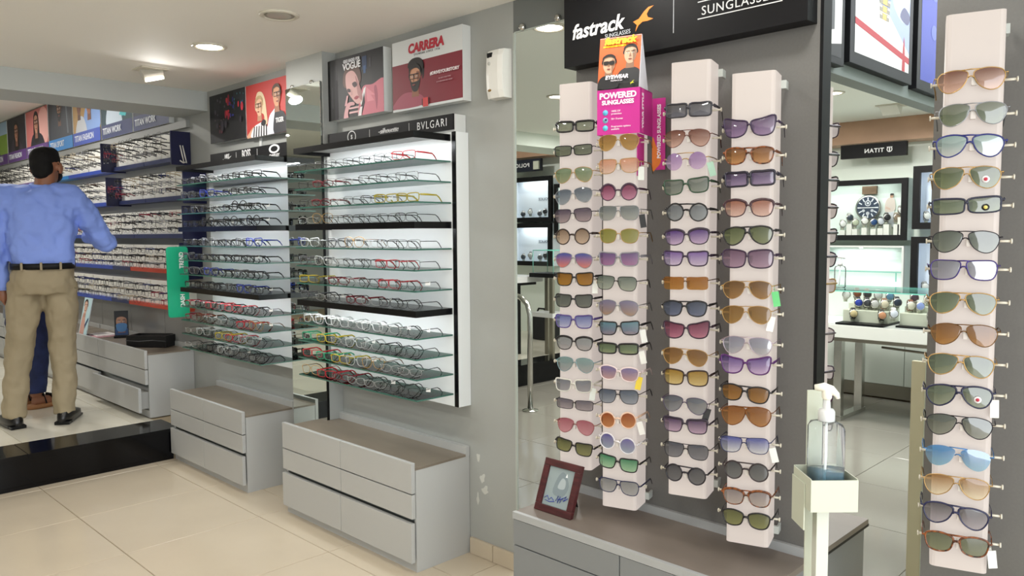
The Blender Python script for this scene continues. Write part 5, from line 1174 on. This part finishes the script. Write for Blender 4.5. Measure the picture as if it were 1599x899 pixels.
part('housing', MB().box(-.05, .05, -.06, .06, -.045, .012, M=Mt), mat('lamp_housing', '#d8d5cb', .4), t, local=True, bevel=.004)
l = lamp_light('lamp', (0, 0, -.12), 8, .08, t)
far_lamp(5.6, 5.9, 2.5, 'added fill downlight above the far platform', 9)  # unseen lamp added to lift the zone over the far platform

# picture frames on the bulkhead
def bulk_frame(x0, x1, z0, z1, label, layers, rim=.05):
    t = thing('picture_frame', label, 'framed picture', ((x0+x1)/2, 1.39, z0), 'framed watch pictures on the bulkhead')
    part('frame', MB().box(x0, x1, 1.36, 1.3995, z0, z1), BLACKM, t, bevel=.002)
    f = Fr((x0+rim, 1.36, z0+rim), (1, 0, 0)); W, H = x1-x0-2*rim, z1-z0-2*rim
    picture(f, W, H, layers, t)
    return t, f, W, H
L = [('#e9e6e2', 'rect', 0, 0, 1, 1), ('#9aa6d0', 'poly', [(0, .56), (.2, .42), (.6, .30), (1, .12), (1, 1), (0, 1)]), ('#c3cbe4', 'smooth', [(.05, .7), (.3, .6), (.5, .8), (.3, .9)]), ('#b6c0de', 'smooth', [(.65, .4), (.9, .3), (1, .5), (.8, .6)]), ('#5a5a78', 'smooth', [(.80, .33), (.95, .30), (1, .36), (.88, .40)]),
     ('#a8232f', 'poly', [(0, .16), (1, .055), (1, .095), (0, .20)]), ('#a8232f', 'smooth', [(.86, .0), (.89, .22), (.92, .0)])]
for k in range(7):
    z = .26+.045*k; w = .085+.006*k
    L += [('#8d8676', 'rect', .5-w, z, .5+w, z+.038), ('#c9a85c', 'rect', .5-w*.4, z, .5+w*.4, z+.038), ('#d9d6cc', 'rect', .5-w, z+.022, .5-w*.55, z+.034), ('#d9d6cc', 'rect', .5+w*.55, z+.022, .5+w, z+.034)]
L += [('#b08d45', 'ell', .5, .68, .215, .13), ('#26241f', 'ell', .5, .68, .175, .106), ('#b9a46a', 'ell', .5, .68, .06, .036), ('#26241f', 'ell', .5, .68, .05, .03), ('#d8c68c', 'rect', .49, .6, .5, .68), ('#8d8676', 'poly', [(.4, .80), (.6, .80), (.58, 1), (.42, 1)])]
t, f, W, H = bulk_frame(3.44, 4.215, 2.05, 2.90, 'black framed picture of a gold and steel wristwatch on marble', L)
L = [('#3a44a0', 'rect', 0, 0, .5, 1), ('#e6dfd6', 'rect', .5, 0, 1, 1), ('#b08468', 'smooth', [(.55, .4), (.6, 1), (.95, 1), (.85, .4)]), ('#2a2624', 'smooth', [(.58, .30), (.62, .44), (.9, .44), (.9, .28)]), ('#b03040', 'rect', .5, .33, .62, .38), ('#c3a888', 'smooth', [(.7, .0), (.72, .25), (.9, .28), (1, .0)]), ('#5a66b4', 'ell', .3, .62, .1, .06), ('#5a66b4', 'ell', .3, .35, .07, .05)]
bulk_frame(4.29, 5.05, 2.045, 2.90, 'black framed blue picture of a wrist with a watch', L)
L = [('#1c1b1c', 'rect', 0, 0, 1, 1), ('#e6e4de', 'poly', [(.5, .03), (1, .09), (1, .5), (.5, .42)]), ('#4a4a4c', 'poly', [(.6, .12), (.86, .16), (.86, .42), (.6, .36)])]
bulk_frame(2.80, 3.38, 2.02, 2.75, 'black framed dark picture at the left end of the bulkhead', L, rim=.03)

# watches
WSTEEL = mat('watch_steel', '#b4b2ac', .25, .9); 
WCACHE = {}
def watch(loc, label, group, dialc, strapc, s=1.0, rz=None, case=None):
    key = s
    if key not in WCACHE:
        a = MB()
        pth = [(.0, .004+.026*math.cos(q)-.026, .026*math.sin(q)) for q in [pi*(.30+1.4*k/10) for k in range(11)]]
        a.tube([Vector(p)*s for p in [(0, .0, -.020), (0, .016, -.026), (0, .032, -.018), (0, .036, 0), (0, .032, .018), (0, .016, .026), (0, .0, .020)]], .0075*s, 8, flatx=.35)
        a2 = MB().lathe([(.017*s, -.004*s), (.0195*s, -.002*s), (.0195*s, .004*s), (.017*s, .006*s)], 20, M=Matrix.Rotation(pi/2, 4, 'X'))
        a3 = MB().lathe([(.0162*s, .0061*s), (.0155*s, .0068*s)], 20, M=Matrix.Rotation(pi/2, 4, 'X'))
        a4 = MB().tube([Vector(p)*s for p in ((0, .016, -.034), (0, .016, .022))], .009*s, 8)
        # strap band broad in x
        st = MB(); ring = [(-.002, -.019), (.014, -.027), (.032, -.020), (.037, 0), (.032, .020), (.014, .027), (-.002, .019)]
        vs = []
        for y, z in ring: vs += [(-.009*s, y*s, z*s), (.009*s, y*s, z*s), (.009*s, (y*.86+.002)*s, z*.86*s), (-.009*s, (y*.86+.002)*s, z*.86*s)]
        st.add(vs, [(i*4+q, i*4+(q+1) % 4, (i+1)*4+(q+1) % 4, (i+1)*4+q) for i in range(len(ring)-1) for q in range(4)]+[(0, 1, 2, 3), (27, 26, 25, 24)])
        WCACHE[key] = (a2.mesh('case', []), a3.mesh('dial', []), st.mesh('strap', []), a4.mesh('cushion', []))
    c, d, st, cu = WCACHE[key]
    t = thing('wristwatch', label, 'watch', group=group); place(t, loc, rz if rz is not None else -pi/2+.6)
    setmat(link('case', c, t), case or WSTEEL); setmat(link('dial', d, t), flat(dialc, .3)); setmat(link('strap', st, t), mat('strap_'+strapc.strip('#'), strapc, .4)); setmat(link('cushion', cu, t), CREAM)
    return t

# counter with glass showcase
t = thing('showcase_counter', 'white display counter on chrome legs with a steel edge band', 'counter', (5.75, 2.0, 0))
part('top', MB().box(5.45, 6.05, 1.2, 2.75, .592, .680), mat('counter_white', '#dde0da', .3), t, bevel=.003)
part('edge_band', MB().box(5.455, 6.045, 1.205, 2.745, .568, .5915), STEELB, t)
for x in (5.48, 5.86):
    for y in (2.20, 1.25):
        part('leg', MB().box(x, x+.055, y-.025, y+.03, .03, .568), CHROME, t, bevel=.002)
for y in (2.20, 1.25): part('foot_bar', MB().box(5.47, 5.93, y-.03, y+.035, 0, .03), CHROME, t, bevel=.002)
part('stretcher', MB().tube([(5.6, 1.95, .53), (5.6, 1.62, .515), (5.6, 1.3, .53)], .008, 8), STEELB, t)
t = thing('glass_showcase', 'frameless glass showcase on the white counter with watches inside', 'showcase', (5.75, 2.0, .68))
part('glass_top', MB().box(5.46, 6.04, 1.2, 2.74, .912, .920, sides=1), [GLASSF, mat('green_glass_edge', '#7fd0bf', .15)], t)
part('glass_front', MB().box(5.46, 5.465, 1.2, 2.74, .681, .912), GLASSF, t)
part('glass_back', MB().box(6.03, 6.036, 1.2, 2.74, .681, .912), mat('frost_white', '#cfd8d0', .4), t)
for (y0, y1, nm, xa) in ((1.915, 2.22, 'left', 5.50), (1.62, 1.84, 'right', 5.56)):
    t = thing('watch_riser', 'cream stepped watch riser on a black base, %s one in the showcase' % ('longer left' if nm == 'left' else 'shorter right'), 'display riser', (5.65, (y0+y1)/2, .681), 'watch risers in the glass showcase')
    part('base', MB().box(xa-.02, 5.84, y0-.01, y1+.005, .681, .693), BLACKM, t)
    part('block', MB().box(5.60, 5.70, y0, y1, .693, .775), CREAM, t, bevel=.002); part('block', MB().box(5.70, 5.82, y0, y1, .693, .815), CREAM, t, bevel=.002)
WL = [(5.76, 2.262, .856), (5.76, 2.185, .868), (5.76, 2.114, .866), (5.76, 2.04, .862), (5.65, 2.133, .813), (5.65, 2.072, .813), (5.65, 2.020, .808), (5.65, 1.955, .813), (5.56, 2.131, .742), (5.56, 1.94, .742), (5.76, 1.960, .857), (5.65, 1.873, .828), (5.555, 1.862, .760), (5.76, 1.80, .857), (5.65, 1.785, .812), (5.65, 1.728, .812), (5.76, 1.711, .852), (5.56, 1.63, .752)]
WD = [('#d8dad6', '#b9b9b4', 'pale dial steel'), ('#7a4a34', '#5a3a2a', 'brown strapped'), ('#3a3a3c', '#7a4a32', 'dark dial brown strapped'), ('#c3c6c4', '#a8a8a4', 'silver'), ('#2a3f9a', '#1c1c20', 'blue dial black strapped'), ('#3a3c40', '#26262a', 'charcoal'), ('#b8b8b4', '#2a2622', 'steel black strapped'), ('#d6cdb4', '#7a5a44', 'cream dial'), ('#c9b88a', '#141416', 'gold black strapped'), ('#c98f6a', '#1a1614', 'copper dial black strapped'),
      ('#5a7f9a', '#1c1c20', 'blue-grey dial'), ('#2c3444', '#26262a', 'dark blue dial'), ('#dfe3ee', '#c0c0bc', 'white dial steel'), ('#4a3a44', '#8a5a3c', 'plum dial'), ('#d8d4c4', '#6a3f2c', 'ivory dial brown strapped'), ('#8a9ad0', '#b0b0ac', 'light blue dial'), ('#8d8a84', '#a8a6a2', 'grey dial steel'), ('#b0b4b0', '#a8a6a2', 'polished steel')]
for i, ((x, y, z), (dc, sc, lk)) in enumerate(zip(WL, WD)):
    row_ = 'back' if x > 5.7 else ('middle' if x > 5.6 else 'front')
    watch((x, y, z+.012), '%s wristwatch standing in the %s row of the glass showcase' % (lk, row_), 'watches in the glass showcase', dc, sc, 1.5)
t = thing('pump_bottle', 'tall clear pump bottle standing on the glass showcase', 'bottle', (5.72, 2.295, .921))
part('bottle_body', MB().lathe([(.036, .921), (.040, .925), (.040, 1.06), (.034, 1.075), (.014, 1.08)], 20, c=(5.72, 2.295, 0)), clear_mat('clear_plastic', '#fbfdfd', .10, '#f2f6f6', ior=1.18), t)
part('cap', MB().lathe([(.017, 1.079), (.017, 1.105), (.007, 1.108), (.006, 1.135)], 16, c=(5.72, 2.295, 0)), WHITE, t)
part('pump_head', MB().tube([(5.72, 2.34, 1.142), (5.72, 2.295, 1.144), (5.72, 2.26, 1.135)], [.006, .011, .006], 8), WHITE, t)
part('dip_tube', MB().tube([(5.72, 2.295, 1.08), (5.72, 2.30, .935)], .004, 6), mat('tube_white', '#eef2f2', .4), t)

# wall cases
LITW = mat('case_lining', '#eef4f0', .5)
def wall_case(label, y0, y1, z0, z1, xf=6.44, xb=6.618, rim=.045, w=.55, group='lit watch cases on the far wall', name='watch_case', tint='#f2f8f4', frame=BLACKM):
    t = thing(name, label, 'display case', ((xf+xb)/2, (y0+y1)/2, z0), group)
    lm = mat('case_lining_'+tint.strip('#'), tint, .5)
    part('frame', MB().box(xf, xf+.03, y0, y1, z0, z0+rim).box(xf, xf+.03, y0, y1, z1-rim, z1).box(xf, xf+.03, y0, y0+rim, z0+rim, z1-rim).box(xf, xf+.03, y1-rim, y1, z0+rim, z1-rim), frame, t)
    part('lining', MB().box(xb-.006, xb, y0, y1, z0, z1).box(xf+.03, xb-.006, y0, y0+.01, z0, z1).box(xf+.03, xb-.006, y1-.01, y1, z0, z1).box(xf+.03, xb-.006, y0+.01, y1-.01, z0, z0+.012).box(xf+.03, xb-.006, y0+.01, y1-.01, z1-.012, z1), lm, t)
    part('spot_lamp', MB().lathe([(.012, 0), (.012, -.008)], 12, c=(xf+.08, (y0+y1)/2, z1-.0125)), LEDW, t)
    part('glass', MB().box(xf+.012, xf+.016, y0+rim, y1-rim, z0+rim, z1-rim), GLASSF, t)
    l = bpy.data.lights.new('case_light', 'AREA'); l.shape = 'RECTANGLE'; l.size = .08; l.size_y = (y1-y0)*.7; l.energy = w; l.color = (.97, 1, .985)
    o = bpy.data.objects.new('case_light', l); COL.objects.link(o); o.parent = t; o.location = Vector((xf+.09, (y0+y1)/2, z1-.02)) - t.location
    return t
wall_case('wide lit black framed watch case with a large watch-dial picture', 2.087, 2.92, 1.255, 1.736, rim=.042, w=.7, tint='#dfece4')
wall_case('lit open white niche with a glass shelf below the wide watch case', 2.10, 2.80, .85, 1.212, rim=.014, w=.8, group=None, name='lit_niche', frame=WHITE, tint='#e4efe9')
wall_case('narrow lit black framed case, upper of two beside the wide watch case', 1.45, 2.047, 1.34, 1.818, rim=.05, tint='#e6eefa')
wall_case('narrow lit black framed case, lower of two beside the wide watch case', 1.45, 2.050, .80, 1.283, rim=.05, tint='#e6eefa')
t = thing('glass_shelf', 'thin glass shelf inside the lit niche', 'shelf', (6.53, 2.45, 1.0))
part('glass', MB().box(6.475, 6.61, 2.115, 2.785, 1.0, 1.006, sides=1), [GLASSF, mat('green_glass_edge', '#7fd0bf', .15)], t)
part('bracket', MB().box(6.47, 6.48, 2.16, 2.166, .93, .999), mat('green_glass_edge', '#7fd0bf', .15), t)
t = thing('brand_sign', 'black far-wall sign whose white TITAN lettering reads mirrored', 'sign', (6.42, 2.335, 1.905))
part('panel', MB().box(6.40, 6.44, 2.088, 2.585, 1.905, 2.012), BLACKM, t)
f = Fr((6.40, 2.585, 1.905), WALLU)
text('TITAN', f, .26, .036, .045, LET, t, sx=-1.05, bold=.001, space=1.12); 
lg = MB()
for k in range(20):
    a0, a1 = 2*pi*k/20, 2*pi*(k+1)/20
    if .18 < (k/20) < .32: continue
    lg.add([f.at(.375+r_*math.cos(a), .052+r_*math.sin(a), .001) for r_, a in ((.021, a0), (.021, a1), (.015, a1), (.015, a0))], [(0, 1, 2, 3)])
lg.add([f.at(a, b_, .001) for a, b_ in ((.355, .066), (.395, .066), (.395, .072), (.355, .072))], [(0, 1, 2, 3)]); lg.add([f.at(a, b_, .001) for a, b_ in ((.371, .036), (.379, .036), (.379, .07), (.371, .07))], [(0, 1, 2, 3)])
part('logo', lg, LET, t)
# contents of the wide case
t = thing('dial_display', 'large round blue watch-dial picture standing in the wide watch case', 'display picture', (6.585, 2.43, 1.36))
RM = Matrix.Translation((6.585, 2.425, 1.517)) @ Matrix.Rotation(-pi/2, 4, 'Y')
part('disc', MB().lathe([(.096, 0), (.1, .003), (.1, .010), (.086, .012), (.085, .0125)], 36, M=RM), WSTEEL, t)
f = Fr((6.572, 2.525, 1.417), WALLU)
L = [('#27364a', 'ell', .5, .5, .44, .44)]
for k in range(12):
    a = 2*pi*k/12; c_, s_ = math.cos(a), math.sin(a); L.append(('#d6dce2', 'poly', [(.5+c_*.27-s_*.02, .5+s_*.27+c_*.02), (.5+c_*.41-s_*.026, .5+s_*.41+c_*.026), (.5+c_*.41+s_*.026, .5+s_*.41-c_*.026), (.5+c_*.27+s_*.02, .5+s_*.27-c_*.02)]))
L += [('#c9ced4', 'ell', .5, .68, .12, .12), ('#27364a', 'ell', .5, .68, .085, .085), ('#c9ced4', 'ell', .5, .68, .05, .05), ('#b9bec4', 'ell', .33, .38, .06, .06), ('#b9bec4', 'ell', .67, .38, .06, .06), ('#b9bec4', 'ell', .5, .27, .07, .07), ('#e6e9ec', 'rect', .1, .485, .9, .515)]
picture(f, .2, .2, L, t)
part('brown_block', MB().box(6.575, 6.61, 2.365, 2.475, 1.626, 1.690), mat('brown_card', '#6f5a44', .6), t); part('stem', MB().box(6.588, 6.60, 2.415, 2.435, 1.30, 1.42), CREAM, t)
t = thing('standee', 'cut-out picture of a man in a pale jacket in the wide watch case', 'standee', (6.595, 2.255, 1.27))
f = Fr((6.592, 2.315, 1.36), WALLU)
out = smooth_loop([(.03, 0), (.03, .16), (.015, .2), (.005, .26), (.02, .31), (.05, .325), (.055, .36), (.075, .37), (.09, .35), (.085, .325), (.105, .30), (.108, .2), (.10, .15), (.105, 0)], 2)
part('board', MB().prism([(a*.72, b_*.72) for a, b_ in out], .006, M=Matrix.Translation((6.600, 2.305, 1.36)) @ Matrix.Rotation(-pi/2, 4, 'Z')), mat('standee_board', '#e2e6e0', .5), t)
L = [('#cfc4ba', 'smooth', [(.1, .45), (.06, .7), (.3, .86), (.75, .86), (.95, .75), (.95, .5)]), ('#c3c8cc', 'poly', [(.25, 0), (.25, .44), (.92, .44), (.95, 0)]), ('#b08a70', 'smooth', [(.5, .88), (.5, .98), (.62, 1), (.78, .98), (.76, .88)]), ('#2a2420', 'smooth', [(.48, .95), (.55, 1), (.78, 1), (.8, .95)]), ('#c9b0a0', 'poly', [(.1, .55), (.55, .5), (.55, .55), (.15, .62)])]
picture(Fr((6.5995, 2.305, 1.36), WALLU), .083, .266, L, t)
part('stem', MB().box(6.600, 6.61, 2.24, 2.27, 1.268, 1.37), CREAM, t)
for i, (y, z, dc, sc, lk) in enumerate(((2.60, 1.375, '#e2e4e0', '#b9b9b4', 'pale dial'), (2.545, 1.425, '#39424c', '#b0b0ac', 'dark dial steel'), (2.50, 1.385, '#b9c2a8', '#a8a8a4', 'green-tinted'), (2.425, 1.395, '#e6e6e0', '#c0c0ba', 'small white'), (2.355, 1.385, '#2c4a78', '#26262c', 'blue black strapped'), (2.30, 1.39, '#c3c8d0', '#3a3c44', 'silver grey strapped'), (2.255, 1.42, '#2a2a2e', '#3a3a3e', 'black steel'), (2.18, 1.42, '#8a7a66', '#a89a88', 'bronze dial'), (2.15, 1.475, '#d6d8d4', '#a8a8a4', 'white dial'))):
    h = z-.036*1.1-1.2675
    s_ = thing('watch_block', 'white block under the %s watch in the wide case' % lk, 'display block', (6.53, y, 1.267), 'watch blocks in the wide case')
    part('block', MB().box(6.50, 6.56, y-.021, y+.021, 1.2675, 1.2675+h), mat('block_white', '#dfe0d8', .5), s_, bevel=.001); part('base', MB().box(6.495, 6.4995, y-.024, y+.024, 1.2675, 1.28), NAVY, s_)
    watch((6.515, y, z+.014), '%s wristwatch on a white block in the wide watch case' % lk, 'watches in the wide case', dc, sc, 1.45)
for z, nm in ((1.3935, 'upper'), (.853, 'lower')):
    watch((6.515, 1.962, z+.046), 'single small wristwatch in the %s narrow lit case' % nm, 'watches in the narrow cases', '#d6d8d4', '#8a8a86', 1.5)
# base cabinet under the far wall
t = thing('base_cabinet', 'white base cabinet with flat doors behind the chrome legs', 'cabinet', (6.53, 2.2, 0))
part('body', MB().box(6.46, 6.618, 1.2, 2.95, .01, .50), mat('door_white', '#d3dad2', .35), t)
for a, b_ in ((1.22, 1.655), (1.66, 2.07), (2.075, 2.40), (2.405, 2.93)): part('door', MB().box(6.44, 6.46, a, b_, .118, .498), mat('door_white', '#d3dad2', .35), t, bevel=.001)
part('plinth', MB().box(6.445, 6.46, 1.2, 2.95, .012, .114), STEELB, t)

# left of the columns: far cases, handrail, counter
wall_case('small lit black framed watch case, upper of two under the mirrored POLICE sign', 5.735, 6.42, 1.455, 1.955, rim=.05, w=1.3, tint='#e3ecf4', group='lit cases under the far sign')
wall_case('small lit black framed watch case, lower of two under the mirrored POLICE sign', 5.745, 6.42, .965, 1.440, rim=.05, w=1.3, tint='#e3ecf4', group='lit cases under the far sign')
wall_case('far black framed case peeking out behind the leftmost column', 5.20, 5.70, 1.30, 1.86, rim=.04, w=.8, tint='#d6e0dc', group='lit cases under the far sign')
t = thing('brand_sign', 'small dark far sign whose POLICE lettering reads mirrored', 'sign', (6.42, 6.15, 2.0))
part('panel', MB().box(6.40, 6.44, 5.86, 6.45, 2.015, 2.15), mat('sign_navy', '#141828', .4), t)
f = Fr((6.40, 6.45, 2.015), WALLU); text('POLICE', f, .30, .05, .058, LET, t, sx=-1.2, bold=.0015, space=1.15)
part('white_box', MB().box(6.38, 6.40, 5.87, 5.95, 2.03, 2.12), CREAM, t)
for z0, zz in ((1.70, 'upper'), (1.22, 'lower')):
    o = thing('case_lettering', 'small mirrored POLICE lettering on the back of the %s far case' % zz, 'lettering', (6.60, 6.1, z0)); f = Fr((6.610, 6.42, z0), WALLU); text('POLICE', f, .42, 0, .042, flat('#8a94a0'), o, sx=-1.2, bold=.001)
k = 0
for z, zz in ((1.508, 'upper'), (1.018, 'lower')):
    for y in (6.24, 6.13, 5.98, 5.90):
        watch((6.52, y, z+.04+.02*(k % 2)), 'wristwatch in the %s lit case under the POLICE sign, %s from the left' % (zz, ORD[k % 4]), 'watches in the %s POLICE case' % zz, ('#3a4048', '#c6c8c4', '#5a5f66', '#2a2c30')[k % 4], ('#8d8f90', '#3a3c40', '#b0b2b2', '#6a6c70')[k % 4], 1.5); k += 1
t = thing('handrail', 'bent chrome handrail post with round floor plate', 'handrail', (4.23, 3.985, 0))
part('rail', MB().tube([(4.23, 4.45, .875), (4.23, 4.20, .872), (4.23, 4.08, .85), (4.23, 4.01, .80), (4.23, 3.985, .72), (4.23, 3.985, .012)], .021, 14), CHROME, t)
part('floor_plate', MB().lathe([(.06, 0), (.06, .008), (.03, .014), (.022, .02)], 20, c=(4.23, 3.985, 0)), CHROME, t)
t = thing('side_counter', 'white slab counter on a dark leg beside the handrail', 'counter', (5.2, 5.2, .186))
part('slab', MB().box(5.1, 5.5, 5.01, 5.6, .872, .928), WHITE, t, bevel=.003); part('leg', MB().box(5.28, 5.33, 5.14, 5.19, .186, .872), BLACKM, t); part('under_rail', MB().box(5.15, 5.45, 5.05, 5.55, .845, .872), BLACKM, t)
t = thing('glass_cube', 'small glass display cube on a dark base beyond the leftmost column', 'showcase', (5.35, 4.97, .90))
b = MB(); x0, x1, y0, y1, z0, z1 = 5.3, 5.5, 4.70, 4.95, .965, 1.172
for a in ((x0, x0+.004, y0, y1, z0, z1), (x1-.004, x1, y0, y1, z0, z1), (x0, x1, y0, y0+.004, z0, z1), (x0, x1, y1-.004, y1, z0, z1), (x0, x1, y0, y1, z1-.004, z1)): b.box(*a)
part('glass', b, GLASSF, t); b = MB()
for p, q in (((x0, y0), (x1, y0)), ((x0, y1), (x1, y1)), ((x0, y0), (x0, y1)), ((x1, y0), (x1, y1))): b.tube([(p[0], p[1], z1), (q[0], q[1], z1)], .004, 4)
for p in ((x0, y0), (x0, y1), (x1, y0), (x1, y1)): b.tube([(p[0], p[1], z0), (p[0], p[1], z1)], .004, 4)
part('edges', b, mat('green_glass_edge', '#7fd0bf', .15), t); part('base', MB().box(5.28, 5.52, 4.68, 4.98, .925, .963), BLACKM, t)
part('leg', MB().box(5.30, 5.33, 4.71, 4.75, .188, .92), STEELB, t); part('leg', MB().box(5.47, 5.50, 4.92, 4.96, .188, .92), STEELB, t); part('shelf', MB().box(5.29, 5.51, 4.70, 4.97, .56, .60), WHITE, t)
t = thing('bag', 'black bag standing on the far platform behind the handrail', 'bag', (6.25, 5.66, .186))
part('body', MB().box(6.15, 6.35, 5.53, 5.80, .187, .47), mat('bag_black', '#101116', .6), t, bevel=.03); part('handle', MB().tube([(6.2, 5.60, .465), (6.2, 5.63, .52), (6.2, 5.71, .52), (6.2, 5.74, .465)], .01, 8), BLACKM, t)
t = thing('upright_board', 'narrow cream upright board beside the far right sunglasses column', 'panel', (2.62, .79, 0))
part('board', MB().box(2.60, 2.62, .775, .815, 0, .925), mat('cream_board', '#cfc9a8', .5), t, bevel=.001); part('side_strip', MB().box(2.598, 2.622, .752, .7745, 0, .93), mat('pale_green_strip', '#cdd6c2', .5), t, bevel=.001)
# reflection of the fourth column and its sunglasses, modelled as solid copies
M2 = pi-RZ
tc2 = column('back', 1.022, .60, 1.752, xc=2.36, rz=pi/2-.29, label='mirror image of the fourth lit column, at the right edge of the grey panel', pegz=[])
backs = [(1.628, '#3a2430', '#6a4f6a'), (1.545, '#2a2a2c', '#7a8088'), (1.47, '#1c1c20', '#5a4a6a'), (1.39, '#3a2026', '#d8b8a8'), (1.315, K, '#6a7250'), (1.245, '#2a1a34', '#7a5a8a'), (1.165, GO, '#8a6a34'), (1.015, '#5a4a50', '#8a6a58'), (.90, '#3a2a3a', '#6f4f7a'), (.83, '#4a1a4a', '#7a4a8a'), (.74, '#2a1a14', '#5a3a24')]
for i, (z, fc, lc) in enumerate(backs):
    E_ = eye_meshes('softround' if i % 2 else 'square', k=3, plastic=True)
    Bm = Matrix.Translation((2.36, 1.022, 0)) @ Matrix.Rotation(pi/2-.29, 4, 'Z')
    t = eyewear('sunglasses', 'reflected edge-on sunglasses, %s from the top of the half-hidden column behind the panel' % ORD[i], 'sunglasses', 'sunglasses on the reflected column', E_, mat('rim_'+fc.strip('#'), fc, .25), lens_mat(lc, lc, .06), None, Bm @ Vector((0, -.018, z)), pi/2-.29)

# lettering becomes plain mesh objects
bpy.context.view_layer.update()
dg = bpy.context.evaluated_depsgraph_get()
for o in [x for x in COL.objects if x.type == 'FONT']:
    me = bpy.data.meshes.new_from_object(o.evaluated_get(dg)); me.name = 'lettering'
    n = link('lettering', me, o.parent); n.matrix_basis = o.matrix_basis.copy()
    bpy.data.objects.remove(o)
